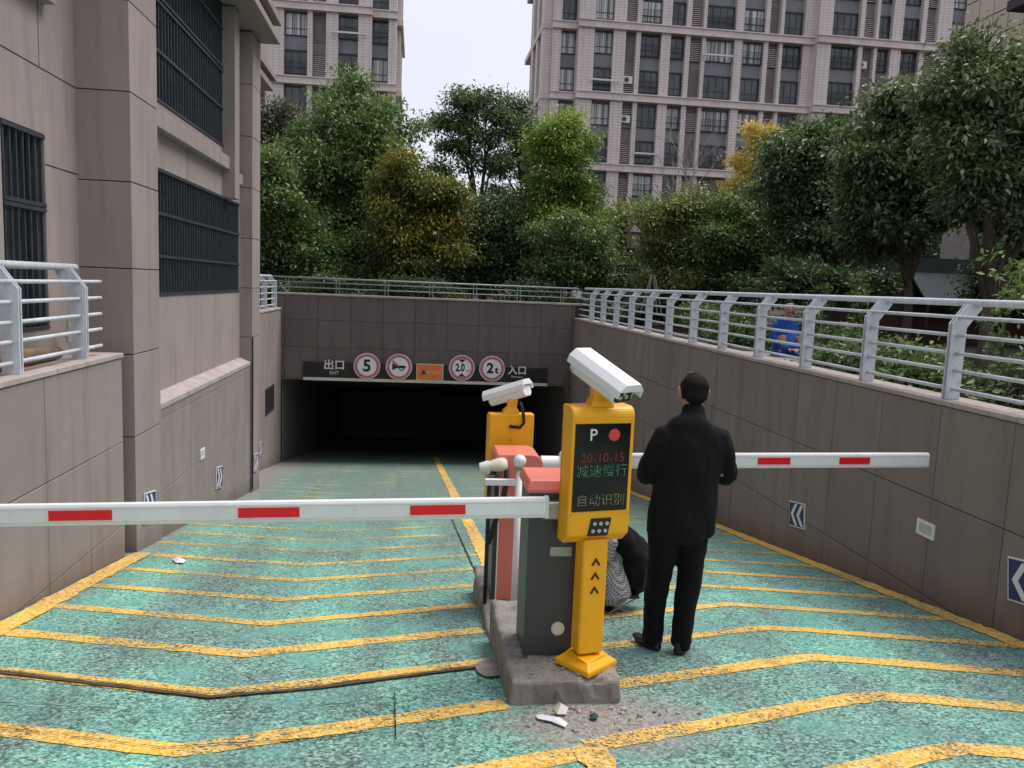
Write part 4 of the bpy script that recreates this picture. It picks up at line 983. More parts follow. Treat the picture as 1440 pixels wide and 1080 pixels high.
def paneglass(name, a, b):
    t = NT(name); oi = t.n('ShaderNodeObjectInfo'); v = t.coord('World', (1, 1, .35)); n = t.noise(v, 1.4, 3)
    cur = t.ramp(t.noise(t.coord('World', (6, 6, .02)), 1.0, 2), [(.35, (.12, .12, .12)), (.65, (.60, .60, .60))])
    lo = t.ramp(n, [(.35, a), (.7, b)])
    t.col(t.mix(t.mr(oi.outputs['Random'], .58, .62), lo, cur)); t.set(.07, 0, .6); return t.m
M['pane'] = paneglass('facade_glass', (.012, .018, .020), (.07, .088, .095))
M['curtainglass'] = M['pane']
M['louvre'] = simple('facade_louvre', (.23, .195, .19), .8, var=.15, vs=1)
_wm = {}
def win_meshes(wd, style):
    k = (round(wd, 1), style)
    if k in _wm: return _wm[k]
    wd = k[0]; f = MB(); h = 1.78 if style != 'tall' else 2.0; t = .05
    def bx(x0, x1, z0, z1, y0=-.05, y1=.05): f.box((x0, y0, z0), (x1, y1, z1))
    bx(-wd/2, wd/2, 0, t); bx(-wd/2, wd/2, h-t, h); bx(-wd/2, -wd/2+t, t, h-t); bx(wd/2-t, wd/2, t, h-t)
    n = max(2, round(wd/.62))
    for i in range(1, n): x = -wd/2+wd*i/n; bx(x-t/2, x+t/2, t, h-t)
    bx(-wd/2+t, wd/2-t, .52, .52+t, -.045, .045)
    p = MB().box((-wd/2+.02, .0, .02), (wd/2-.02, .02, h-.02))
    r = MB()       # safety bars in front of the lower light
    if style == 'bars':
        x = -wd/2+.08
        while x < wd/2: r.box((x-.012, -.30, .0), (x+.012, -.28, 1.0)); x += .16
        r.box((-wd/2, -.31, .98), (wd/2, -.27, 1.02)); r.box((-wd/2, -.31, .0), (wd/2, -.27, .04)); r.box((-wd/2, -.31, .50), (wd/2, -.27, .52))
    _wm[k] = (f.mesh('window', 'frame'), p.mesh('pane', 'pane'), r.mesh('safety_bars', 'frame') if style == 'bars' else None, h)
    return _wm[k]
def tower(root, y, cols, bands, ztop, zbot, rot=None):
    """cols: (x0, x1, type, y offset); bands: list of band heights; everything real relief"""
    rt = random.Random(11)
    X0, X1 = cols[0][0], cols[-1][1]
    for (x0, x1, ty, dy) in cols:
        yy = y+dy; wd = x1-x0; cx = (x0+x1)/2
        if ty == 'P':
            MB().box((x0, yy-.35, zbot), (x1, yy+1.2, ztop)).build('pilaster', 'tile', root); continue
        MB().box((x0, yy+.25, zbot), (x1, yy+.9, ztop)).build('bay_wall', 'spandrel' if ty == 'W' else 'louvre', root)
        for z0, z1 in zip(bands[:-1], bands[1:]):
            fh = (z1-z0)/2
            for k in range(2):
                zb = z0+.33 if k == 0 else z0+.33+fh-.12
                if ty == 'W':
                    st = rt.choice(['bars', 'plain', 'bars', 'plain']) if k == 0 else rt.choice(['plain', 'bars'])
                    fm, pm, bm__, h = win_meshes(wd-.02, st); zb2 = z0+(.56 if k == 0 else 3.58)
                    o = obj('window', fm, root, loc=(cx, yy+.16, zb2), scale=((wd-.02)/round(wd-.02, 1), 1, 1))
                    obj('pane', pm, o, loc=(0, 0, 0))
                    if bm__: obj('safety_bars', bm__, o)
                    if k == 0: MB().box((x0+.02, yy+.10, z0+2.37), (x1-.02, yy+.24, z0+2.47)).build('sill', 'frame', root)
                elif ty == 'L':
                    zz = z0+.55+k*2.95; r = rt.random()
                    if r < .55:
                        m = MB(); q = zz
                        while q < zz+1.55: m.box((x0+.02, yy+.02, q), (x1-.02, yy+.06, q+.05)); q += .16
                        m.build('louvre_slats', 'band', root)
                        MB().box((x0+.02, yy+.10, zz-.05), (x1-.02, yy+.24, zz+1.6)).build('louvre_recess', 'black', root)
                    else:
                        m = MB(); q = zz-.3
                        while q < zz+2.3: m.box((x0+.02, yy+.17, q), (x1-.02, yy+.24, q+.10)); q += .15
                        m.build('louvre_slats', 'louvre', root)
    # bands follow the relief
    for z in bands:
        seg = []
        for (x0, x1, ty, dy) in cols:
            if seg and abs(seg[-1][2]-dy) < .01: seg[-1][1] = x1
            else: seg.append([x0, x1, dy])
        for (a, b, dy) in seg:
            MB().box((a-.03, y+dy-.55, z-.24), (b+.03, y+dy+.248, z+.20)).build('band', 'band', root)
            MB().box((a-.06, y+dy-.66, z+.20), (b+.06, y+dy+.248, z+.30)).build('band', 'band', root)
            MB().box((a-.06, y+dy-.62, z-.34), (b+.06, y+dy+.248, z-.24)).build('band', 'band', root)
YT = 70.
def X_(px, py=70): return float(on(px, py, 1, YT)[0])
spec = [(778, 790, 'P', .9), (790, 812, 'W', .9), (812, 834.5, 'P', 0), (834.5, 861, 'W', 0), (861, 878, 'P', 0), (878, 893, 'L', 0), (893, 899, 'P', 0), (899, 928, 'W', 0), (928, 941, 'P', 0),
        (941, 962, 'W', 0), (962, 968.5, 'P', 0), (968.5, 985.5, 'L', 0), (985.5, 990, 'P', 0), (990, 1031, 'W', 0), (1031, 1042, 'P', 0), (1042, 1072, 'W', 0), (1072, 1078, 'P', 0), (1078, 1093, 'L', 0),
        (1093, 1098, 'P', 0), (1098, 1127, 'W', 0), (1127, 1140, 'P', 0), (1140, 1159, 'P', -.9), (1159, 1197, 'W', -.9), (1197, 1203, 'P', -.9), (1203, 1219, 'L', -.9), (1219, 1223, 'P', -.9), (1223, 1242, 'W', -.9),
        (1242, 1256, 'P', -.9), (1256, 1282, 'W', -.9), (1282, 1288, 'P', -.9), (1288, 1304, 'L', -.9), (1304, 1323, 'P', -.9), (1323, 1345, 'W', -.9), (1345, 1356, 'P', -.9), (1356, 1385, 'W', -.9), (1385, 1400, 'P', -.9)]
tw = thing('apartment_tower', 'wide beige apartment tower with grey window bays behind the right-hand trees', 'building', (0, 0, 0))
cols = [(X_(a), X_(b), t, d) for a, b, t, d in spec]
bands = [.4, 6.2, 12.05, 17.95, 23.75, 29.6, 35.4]
tower(tw, YT, cols, bands, 36.5, .3)
XA, XB = cols[0][0], cols[-1][1]
MB().box((XA+.3, YT+2.1, .3), (XB, YT+14, 36.5)).build('core', 'tile', tw)
MB().box((XA, YT+1.2, .3), (XB, YT+2.08, 36.4)).build('core', 'tile', tw)
# left return of the tower: windows on the narrow side
for z0 in bands:
    MB().box((XA-.80, YT+1.12, z0-.23), (XA+.26, YT+13, z0+.25)).build('band', 'band', tw)
fm, pm, _, _h = win_meshes(1.4, 'plain')
for z0 in bands[:-1]:
    for k in range(2):
        for yy in (3.4, 6.4):
            o = obj('window', fm, tw, loc=(XA-.32, YT+yy, z0+.7+2.9*k), rot=(0, 0, R_(-90))); obj('pane', pm, o)
for (a, b) in ((1.2, 2.4), (4.4, 5.4), (7.4, 8.6)): MB().box((XA-.75, YT+a, .3), (XA+.29, YT+b, 36.5)).build('pilaster', 'tile', tw)
MB().box((XA-.3, YT+2.4, .3), (XA+.29, YT+12.6, 36.5)).build('bay_wall', 'spandrel', tw)
# left tower
spec2 = [(330, 352, 'P', 0), (352, 374, 'W', 0), (374, 384, 'P', 0), (384, 400, 'P', 0), (400, 433, 'W', 0), (433, 440, 'P', 0), (440, 459, 'L', 0), (459, 476, 'P', 0), (476, 504, 'W', 0), (504, 523, 'P', 0), (523, 546, 'W', .6), (546, 557, 'P', .6)]
tl = thing('apartment_tower', 'narrow beige apartment tower rising behind the left-hand trees', 'building')
cols2 = [(X_(a, 60), X_(b, 60), t, d) for a, b, t, d in spec2]
b2_ = [.1, 5.9, 11.7, 17.5, 23.3, 29.1, 34.9]
tower(tl, YT, cols2, b2_, 36, .3)
MB().box((cols2[0][0]-.0, YT+2.05, .3), (cols2[-1][1]-.1, YT+12, 36)).build('core', 'tile', tl)
for z0 in b2_: MB().box((cols2[-1][1]-.1, YT+2.0, z0-.24), (cols2[-1][1]+.5, YT+12, z0+.26)).build('band', 'band', tl)
for (a, b) in ((3., 4.2), (8.4, 9.6)): MB().box((cols2[-1][1]-.11, YT+a, .3), (cols2[-1][1]+.3, YT+b, 36)).build('pilaster', 'tile', tl)
# air conditioners and drying poles on the towers
def ac(px, py, label, y=YT):
    p = on(px, py, 1, y-.1); s = thing('air_conditioner', label, 'air conditioner', (p[0], y-.12, p[2]), 0, 'air conditioners on the towers')
    MB().box((-.42, -.16, -.30), (.42, .16, .30)).build('case', 'acwhite', s, bevel=.02)
    MB().disc((-.10, -.175, 0), .22, 'y', .01, 20, r0=.19).build('fan_ring', 'frame', s); MB().disc((-.10, -.170, 0), .17, 'y', .01, 20).build('fan', 'frame', s)
for a in ((882, 113, 'white air conditioner in the upper louvre bay, near the left of the wide tower'), (878.5, 168, 'white air conditioner one storey below another on the wide tower'), (872, 299, 'white air conditioner just above the lantern and bushes'),
          (1213, 60, 'air conditioner high in the right half of the wide tower', YT-.9), (1211, 92, 'white air conditioner shelf unit beside the projecting bay', YT-.9), (1078, 152, 'white air conditioner low on the tower above the yellow tree')):
    ac(*a)
def pole(px0, px1, py, label, y):
    a = on(px0, py, 1, y-.8); b = on(px1, py, 1, y-.8)
    s = thing('drying_pole', label, 'drying rack', tuple(a), 0, 'drying racks on the towers')
    L_ = float(b[0]-a[0]); MB().box((0, -.05, -.07), (L_, .05, .07)).build('rail', 'acwhite', s)
    for x in (.05, L_-.1): MB().box((x, 0, -.04), (x+.06, 1.0, .04)).build('arm', 'acwhite', s)
pole(833, 872, 111, 'white drying pole across two bays at the left of the wide tower', YT)
pole(990, 1031, 76, 'long pale drying pole before the broad central bay', YT)
pole(893, 926, 215, 'white drying pole low on the wide tower', YT)
pole(466, 514, 44, 'white drying pole on the narrow left tower', YT)

# right-hand building close behind the trees
M['bigtile'] = simple('beige_stone_tile', (.47, .38, .30), .6, var=.08, vs=.7, dirt=.2); 
rbd = thing('building', 'beige stone-clad building behind the trees at the right edge', 'building')
XB_ = 16.0; YB = 23.37
MB().box((XB_+.02, 2, .3), (30, YB, 16)).build('wall_body', 'joint', rbd)
PM['bigtile'] = panel_mesh('stone_tile', 'bigtile', .03, .006)
yb = [YB-.62*i for i in range(0, 12)][::-1]; zb = [12.8-.62*i for i in range(0, 8)]
panels(rbd, '-x', XB_+.02, yb, zb, 'bigtile', gap=.03, name='stone_tile')
MB().box((XB_-.02, 2, .3), (XB_+.019, YB, zb[-1]-.01)).build('lower_wall', 'tunnel', rbd)
MB().box((XB_-1.2, 5, 9.0), (XB_, 20.0, 9.25)).build('roof_ledge', 'joint', rbd)
MB().box((XB_-.06, 12, .5), (XB_-.021, 21, 1.7)).build('red_base_band', 'redband', rbd)
MB().box((XB_-.05, 15, 1.72), (XB_-.022, 22, 3.6)).build('shop_glass', 'winglass', rbd)
aw = thing('awning', 'grey fabric awning behind the trees right of the railing', 'awning')
p0 = on(1300, 405, 1, 17.)
M['awning'] = simple('grey_awning', (.10, .115, .12), .8, var=.1)
MB().prism([(0, 0), (2.4, 0), (2.4, -.08), (0, -.08)], 'y', 0, .04).v
m = MB(); ax, ay, az = 11.4, 17.0, 1.55
m.loft([[Vector((ax, ay, az)), Vector((ax+4, ay, az)), Vector((ax+4, ay, az+.04)), Vector((ax, ay, az+.04))], [Vector((ax+.5, ay+1.6, az+.75)), Vector((ax+3.6, ay+1.6, az+.75)), Vector((ax+3.6, ay+1.6, az+.79)), Vector((ax+.5, ay+1.6, az+.79))]])
m.build('canvas', 'awning', aw)
for x in (0.1, 3.9): MB().tube([(ax+x, ay+.05, GZ), (ax+x, ay+.05, az)], .03, 8).build('pole', 'iron', aw)
M['shedwall'] = simple('dark_shed_wall', (.045, .055, .052), .8, var=.3, vs=1.2)
kw = thing('shed', 'low dark shed wall under the grey awning with a reddish base', 'shed')
MB().box((9.8, 18.4, GZ), (15.6, 18.7, 2.6)).build('wall', 'shedwall', kw); MB().box((9.8, 18.36, GZ), (15.6, 18.39, 1.15)).build('red_band', 'redband', kw)
ys_ = thing('notice_board', 'small yellow notice on the dark shed beyond the railing', 'sign', tuple(on(1307, 505, 1, 18.3)))
p = on(1307, 505, 1, 9.6); ys_.location = p
M['yellowsign'] = simple('yellow_sign', (.6, .45, .08), .5)
MB().box((-.045, 0, -.05), (.045, .01, .05)).build('plate', 'yellowsign', ys_); MB().box((-.012, .01, -.35), (.012, .03, -.0)).build('stake', 'iron', ys_)

# street lantern
lp = on(890, 330, 1, 25.); la = thing('street_lamp', 'old-style lantern on a brown post among the bushes', 'street lamp', (lp[0], 25., GZ))
zl = float(lp[2])-GZ
MB().tube([(0, 0, 0), (0, 0, .6), (0, 0, zl-.5)], [.10, .06, .045], 12).build('post', 'iron', la)
oc = lambda r, z: [Vector((r*cos(2*pi*i/6), r*sin(2*pi*i/6), z)) for i in range(6)]
MB().loft([oc(.15, zl-.42), oc(.26, zl+.02)]).build('lantern_glass', 'lampglass', la)
MB().loft([oc(.29, zl+.02), oc(.31, zl+.07), oc(.16, zl+.22), oc(.05, zl+.30), oc(.02, zl+.44)]).build('lantern_roof', 'iron', la)
MB().loft([oc(.10, zl-.55), oc(.17, zl-.46), oc(.16, zl-.42)]).build('lantern_base', 'iron', la)
m = MB()
for i in range(6): a = 2*pi*i/6; m.tube([(.152*cos(a), .152*sin(a), zl-.42), (.265*cos(a), .265*sin(a), zl+.02)], .012, 5)
m.build('glazing_bars', 'iron', la)

# ------------------------------------------------------------------ vegetation
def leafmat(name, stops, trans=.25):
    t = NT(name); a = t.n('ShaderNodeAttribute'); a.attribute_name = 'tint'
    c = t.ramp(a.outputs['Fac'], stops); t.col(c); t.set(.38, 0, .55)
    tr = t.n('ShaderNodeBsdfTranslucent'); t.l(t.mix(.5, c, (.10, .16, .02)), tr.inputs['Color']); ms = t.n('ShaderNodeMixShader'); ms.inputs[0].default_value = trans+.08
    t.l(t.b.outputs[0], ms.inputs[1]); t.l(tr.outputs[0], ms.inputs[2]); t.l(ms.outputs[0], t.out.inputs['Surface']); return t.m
M['leaf_dark'] = leafmat('leaf_dark', [(0, (0.024, 0.051, 0.021)), (.45, (0.073, 0.132, 0.051)), (.8, (0.170, 0.251, 0.104)), (1, (0.325, 0.399, 0.192))])
M['leaf_mid'] = leafmat('leaf_mid', [(0, (0.032, 0.071, 0.022)), (.4, (0.096, 0.184, 0.051)), (.75, (0.192, 0.295, 0.088)), (1, (0.368, 0.458, 0.177))])
M['leaf_bright'] = leafmat('leaf_bright', [(0, (0.044, 0.096, 0.018)), (.4, (0.147, 0.266, 0.044)), (.7, (0.295, 0.427, 0.066)), (1, (0.531, 0.590, 0.104))])
M['leaf_olive'] = leafmat('leaf_olive', [(0, (0.044, 0.066, 0.022)), (.4, (0.140, 0.184, 0.052)), (.7, (0.251, 0.295, 0.081)), (1, (0.443, 0.427, 0.163))])
M['leaf_autumn'] = leafmat('leaf_autumn', [(0, (0.047, 0.071, 0.017)), (.35, (0.130, 0.177, 0.035)), (.62, (0.307, 0.295, 0.047)), (.82, (0.496, 0.295, 0.047)), (1, (0.600, 0.425, 0.071))])
M['leaf_gold'] = leafmat('leaf_gold', [(0, (.42, .27, .03)), (.5, (.78, .56, .08)), (1, (.90, .74, .22))], .35)
M['leaf_purple'] = leafmat('leaf_purple', [(0, (0.029, 0.024, 0.021)), (.5, (0.081, 0.063, 0.053)), (1, (0.147, 0.147, 0.088))])
M['leaf_glossy'] = leafmat('leaf_glossy', [(0, (0.024, 0.044, 0.021)), (.4, (0.077, 0.118, 0.051)), (.75, (0.184, 0.243, 0.096)), (1, (0.443, 0.487, 0.280))])

def leaves(name, blobs, n, size, mat, parent, seed, cl_r=.22, per=34, shell=.45, hue=0., droop=.35, top_light=.3, flat=.5, ragged=11):
    rg = np.random.default_rng(seed)
    sub = []
    for b in blobs:
        c0 = np.array(b[0], float); r0_ = np.array(b[1], float); h0 = b[2] if len(b) > 2 else 0.
        if ragged <= 0: sub.append((c0, r0_, h0)); continue
        sub.append((c0, r0_*.66, h0-.08))  # inner core tinted darker, crown shade put into the leaf colour
        for q in range(ragged):
            d0 = rg.normal(size=3); d0 /= np.linalg.norm(d0); k0 = rg.uniform(.20, .50)
            sub.append((c0+d0*r0_*rg.uniform(.62, 1.18), r0_*k0*np.array([1, 1, rg.uniform(.6, 1.)]), h0+rg.normal(0, .05)+.06*d0[2]))
    blobs = sub
    cen = np.array([b[0] for b in blobs], float); rad = np.array([b[1] for b in blobs], float); bh = np.array([b[2] if len(b) > 2 else 0. for b in blobs])
    wgt = (rad[:, 0]*rad[:, 2])**1.0; wgt /= wgt.sum()
    per = int(per*1.5); nc = max(4, n//per); bi = rg.choice(len(blobs), nc, p=wgt)
    d = rg.normal(size=(nc, 3)); d /= np.linalg.norm(d, axis=1)[:, None]
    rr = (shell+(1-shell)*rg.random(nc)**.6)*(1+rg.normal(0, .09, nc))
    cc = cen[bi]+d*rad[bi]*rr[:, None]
    ctint = rg.normal(0, .17, nc)+bh[bi]+top_light*.5*d[:, 2]  # upward clusters tinted lighter: light from above painted into the leaves
    csz = rg.uniform(.45, 1.3, nc)
    ci = rg.integers(0, nc, n); off = rg.normal(size=(n, 3)); off[:, 2] *= flat
    p = cc[ci]+off*cl_r*csz[ci][:, None]
    outd = p-cc[ci]*.35-cen[bi[ci]]*.65; outd /= np.linalg.norm(outd, axis=1)[:, None]+1e-6
    dr = rg.normal(size=(n, 3)); dr /= np.linalg.norm(dr, axis=1)[:, None]; dr = dr*.9+outd*.8; dr[:, 2] -= droop; dr /= np.linalg.norm(dr, axis=1)[:, None]
    up = rg.normal(0, .55, size=(n, 3)); up[:, 2] += .9
    sd_ = np.cross(dr, up); sd_ /= np.linalg.norm(sd_, axis=1)[:, None]+1e-6; nn = np.cross(sd_, dr)
    L_ = size*rg.uniform(.65, 1.3, n)[:, None]; W_ = L_*.24
    v0 = p; v2 = p+dr*L_-nn*L_*.12; v1 = p+dr*L_*.45+sd_*W_+nn*L_*.05; v3 = p+dr*L_*.45-sd_*W_+nn*L_*.05
    V = np.stack([v0, v1, v2, v3], 1).reshape(-1, 3)
    me = bpy.data.meshes.new(name); me.vertices.add(4*n); me.vertices.foreach_set('co', V.ravel())
    idx = np.arange(n)[:, None]*4+np.array([[0, 1, 2, 0, 2, 3]]); me.loops.add(6*n); me.loops.foreach_set('vertex_index', idx.ravel().astype(np.int32))
    me.polygons.add(2*n); me.polygons.foreach_set('loop_start', (np.arange(2*n)*3).astype(np.int32)); me.polygons.foreach_set('loop_total', np.full(2*n, 3, np.int32))
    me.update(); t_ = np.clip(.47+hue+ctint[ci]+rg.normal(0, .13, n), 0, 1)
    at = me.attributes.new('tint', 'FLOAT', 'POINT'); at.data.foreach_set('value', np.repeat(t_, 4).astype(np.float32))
    me.materials.append(M[mat]); o = bpy.data.objects.new(name, me); COL.objects.link(o)
    if parent is not None: o.parent = parent
    return o, cc
def B(px, py, rx, ry, Y, h=0., dy=0., dep=.85):
    c = on(px, py, 1, Y+dy); k = hypot(c[0], Y+dy)/FPX*1.0; k = (Y+dy)/FPX
    return (tuple(c), (rx*k, max(.5, rx*k*dep), ry*k), h)
def limbs(parent, base, blobs, r0, fork, seed, mat='bark', twigs=3, stems=1):
    rg = random.Random(seed); m = MB(); base = Vector(base)
    for s in range(stems):
        b0 = base+Vector((rg.uniform(-.12, .12), rg.uniform(-.1, .1), 0))*(stems-1); f = Vector(fork)+Vector((rg.uniform(-.3, .3), rg.uniform(-.2, .2), rg.uniform(-.3, .3)))*(stems-1)
        md = (b0+f)/2+Vector((rg.uniform(-.1, .1), rg.uniform(-.1, .1), 0))
        m.tube([b0-Vector((0, 0, .2)), b0+(f-b0)*.05, md, f], [r0*1.35, r0*1.05, r0*.9, r0*.75], 10)
        for k, b in enumerate(blobs):
            if k % stems != s: continue
            c = Vector(b[0]); q = f+(c-f)*.5+Vector((rg.uniform(-.2, .2), rg.uniform(-.2, .2), rg.uniform(.0, .25)))
            m.tube([f-(f-b0)*.02*k, q, c], [r0*.5, r0*.32, r0*.14], 7)
            for j in range(twigs):
                e = c+Vector((rg.uniform(-.9, .9)*b[1][0], rg.uniform(-.9, .9)*b[1][1], rg.uniform(-.5, .9)*b[1][2])); st = q+(c-q)*rg.uniform(.2, .9)
                m.tube([st, (st+e)/2+Vector((0, 0, .08)), e], [r0*.2, r0*.12, r0*.04], 5)
    return m.build('trunk', mat, parent, smooth=True)
def tree(label, px, Y, blobs, n, size, mat, seed, r0=.12, fork=(0, 2.), leafkw={}, name='tree', cat='tree', group=None, bark='bark', trunk=True, stems=1, twigs=3, baseY=None):
    bx_ = float(on(px, 420, 1, Y)[0]); root = thing(name, label, cat, (bx_, Y, GZ), 0, group)
    inv = Vector((-bx_, -Y, -GZ)); bl = [(tuple(Vector(b[0])+inv), b[1], b[2]) for b in blobs]
    if trunk:
        limbs(root, (0, 0, 0), bl, r0, (fork[0], 0, fork[1]), seed, bark, twigs, stems)
    o, _c = leaves('crown', bl, n, size, mat, root, seed, **leafkw)
    return root

Y = 27.
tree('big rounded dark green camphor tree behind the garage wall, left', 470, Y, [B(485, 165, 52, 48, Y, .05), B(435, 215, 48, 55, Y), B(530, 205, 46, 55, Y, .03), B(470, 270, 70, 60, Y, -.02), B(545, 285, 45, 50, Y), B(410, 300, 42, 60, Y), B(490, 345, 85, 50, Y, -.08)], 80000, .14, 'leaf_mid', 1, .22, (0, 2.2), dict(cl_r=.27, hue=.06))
tree('purplish dark tree squeezed beside the left building', 390, 33., [B(388, 185, 28, 32, 33), B(380, 240, 32, 40, 33), B(408, 255, 28, 42, 33), B(388, 320, 34, 60, 33)], 26000, .16, 'leaf_purple', 2, .15, (0, 2.5), dict(cl_r=.30))
tree('dark green bushy tree under the camphor, against the left building', 400, 24.5, [B(395, 300, 36, 50, 24.5), B(400, 360, 45, 45, 24.5, -.1), B(450, 375, 45, 32, 24.5, -.12), B(375, 250, 20, 35, 24.5)], 38000, .13, 'leaf_mid', 3, .10, (0, 1.), dict(cl_r=.25, hue=.04))
Y = 24.
tree('small tree turning orange and yellow, left of the gap in the trees', 590, Y, [B(590, 262, 34, 32, Y, .05), B(555, 300, 34, 44, Y, 0), B(622, 295, 28, 38, Y, .12), B(600, 335, 50, 38, Y, .1), B(560, 370, 55, 30, Y, -.12), B(565, 235, 16, 26, Y, .2)], 36000, .12, 'leaf_autumn', 4, .10, (0, 1.5), dict(cl_r=.24, hue=-.17, per=26))
Y = 29.
tree('tall airy tree with sky showing through, left of the pair', 660, Y, [B(652, 142, 30, 18, Y), B(682, 135, 22, 14, Y), B(625, 172, 22, 16, Y), B(700, 160, 22, 16, Y), B(655, 172, 24, 14, Y), B(640, 208, 34, 16, Y), B(690, 195, 26, 16, Y), B(618, 238, 18, 12, Y), B(665, 232, 24, 12, Y), B(700, 228, 16, 16, Y)], 14000, .125, 'leaf_dark', 5, .11, (0, 3.6), dict(cl_r=.24, shell=.1, per=22, ragged=4, hue=.08), stems=2, twigs=5)
Y = 30.
tree('tall airy tree with sky showing through, right of the pair', 735, Y, [B(705, 140, 16, 14, Y), B(728, 150, 22, 16, Y), B(742, 178, 18, 18, Y), B(716, 185, 22, 18, Y), B(735, 212, 24, 18, Y), B(705, 235, 18, 18, Y), B(740, 245, 18, 16, Y), B(700, 270, 22, 12, Y)], 10000, .125, 'leaf_dark', 6, .11, (0, 3.6), dict(cl_r=.24, shell=.1, per=22, ragged=4, hue=.08), stems=2, twigs=5)
Y = 25.
tree('bright yellow-green topped tree in front of the wide tower corner', 770, Y, [B(790, 175, 24, 20, Y, .22), B(775, 205, 34, 28, Y, .08), B(806, 215, 26, 30, Y, .0), B(780, 255, 48, 38, Y, -.02), B(755, 300, 40, 38, Y, 0), B(815, 270, 22, 30, Y, -.04), B(800, 320, 38, 34, Y, .06)], 38000, .115, 'leaf_bright', 7, .10, (0, 1.6), dict(cl_r=.24, hue=.02))
tree('dark leafy tree low behind the centre of the garage wall', 680, 26., [B(660, 300, 42, 36, 26.), B(700, 330, 60, 40, 26., .02), B(650, 365, 60, 36, 26, -.08), B(720, 290, 32, 22, 26, .05), B(740, 370, 60, 32, 26, -.05)], 42000, .12, 'leaf_dark', 8, .12, (0, 1.), dict(cl_r=.26, hue=-.02))
tree('light green bush behind the corner of the two railings', 800, 23.5, [B(790, 345, 40, 32, 23.5, .05), B(825, 365, 40, 34, 23.5), B(775, 385, 40, 22, 23.5, -.06), B(835, 325, 22, 24, 23.5, .0)], 26000, .11, 'leaf_mid', 9, .07, (0, .9), dict(cl_r=.22, hue=.08), name='bush', cat='bush')
tree('grey-green bush just left of the lantern', 855, 26.5, [B(858, 335, 28, 30, 26.5), B(845, 375, 40, 34, 26.5, -.05), B(872, 310, 18, 22, 26.5, .05)], 20000, .11, 'leaf_olive', 10, .07, (0, .9), dict(cl_r=.24, hue=.04), name='bush', cat='bush')
tree('very dark bush at the foot of the lantern', 885, 24., [B(893, 392, 38, 22, 24., -.2), B(868, 398, 26, 18, 24., -.15)], 12000, .10, 'leaf_dark', 11, .05, (0, .5), dict(cl_r=.2, hue=-.12), name='bush', cat='bush')
Y = 21.5
tree('olive green privet tree right of the lantern', 950, Y, [B(935, 305, 34, 26, Y, .05), B(975, 300, 40, 26, Y, .04), B(945, 345, 44, 34, Y, -.02), B(990, 345, 46, 36, Y), B(960, 390, 60, 26, Y, -.12)], 46000, .10, 'leaf_olive', 12, .08, (0, 1.1), dict(cl_r=.21, hue=.08))
tree('green privet tree below the golden ginkgo', 1045, Y-.8, [B(1030, 310, 38, 30, Y-.8, .04), B(1070, 325, 36, 36, Y-.8), B(1020, 355, 44, 36, Y-.8, -.03), B(1075, 375, 46, 36, Y-.8, -.08), B(1030, 395, 50, 24, Y-.8, -.14)], 44000, .10, 'leaf_mid', 13, .08, (0, 1.1), dict(cl_r=.21, hue=.08))
Y = 36.
tree('golden yellow ginkgo in front of the wide tower', 1062, Y, [B(1058, 180, 12, 12, Y), B(1068, 200, 22, 16, Y), B(1040, 225, 20, 16, Y), B(1075, 225, 20, 18, Y), B(1052, 250, 26, 18, Y), B(1085, 190, 14, 14, Y), B(1030, 265, 16, 12, Y), B(1060, 275, 28, 14, Y), B(1088, 250, 14, 18, Y)], 11000, .14, 'leaf_gold', 14, .10, (0, 3), dict(cl_r=.24, shell=.1, per=18, ragged=3, hue=.22))
# bare tree
Y = 38.; p = on(945, 420, 1, Y); bt = thing('bare_tree', 'bare pale-twigged tree against the tower, left of the ginkgo', 'tree', (p[0], Y, GZ))
rg = random.Random(5); m = MB()
def br(p, d, L_, r, lv):
    q = p+d*L_; m.tube([p, p+d*L_*.5+Vector((rg.uniform(-.05, .05), 0, 0))*L_, q], [r, r*.8, r*.6], 5)
    if lv == 0: return
    for k in range(3 if lv > 1 else 2):
        nd = (d+Vector((rg.uniform(-.75, .75), rg.uniform(-.5, .5), rg.uniform(-.1, .4)))).normalized(); br(p+d*L_*rg.uniform(.45, 1), nd, L_*.62, r*.55, lv-1)
br(Vector((0, 0, 0)), Vector((0, 0, 1)), 4.6, .07, 5)
m.build('trunk', 'barkpale', bt)
Y = 17.
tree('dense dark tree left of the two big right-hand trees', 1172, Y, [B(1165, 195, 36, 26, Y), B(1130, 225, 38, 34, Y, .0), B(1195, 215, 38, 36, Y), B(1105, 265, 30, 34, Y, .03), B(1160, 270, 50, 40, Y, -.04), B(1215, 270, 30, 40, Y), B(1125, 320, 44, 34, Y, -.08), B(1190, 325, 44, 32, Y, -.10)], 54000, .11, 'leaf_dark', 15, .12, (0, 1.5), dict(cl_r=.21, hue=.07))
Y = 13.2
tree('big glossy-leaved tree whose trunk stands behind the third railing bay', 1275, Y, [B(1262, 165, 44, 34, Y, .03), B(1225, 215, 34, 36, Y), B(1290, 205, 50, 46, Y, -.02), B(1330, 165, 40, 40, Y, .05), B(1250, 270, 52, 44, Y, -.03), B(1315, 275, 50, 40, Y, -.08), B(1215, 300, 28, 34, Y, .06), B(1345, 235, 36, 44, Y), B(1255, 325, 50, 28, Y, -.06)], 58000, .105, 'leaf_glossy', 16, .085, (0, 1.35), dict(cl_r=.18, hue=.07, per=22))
Y = 10.6
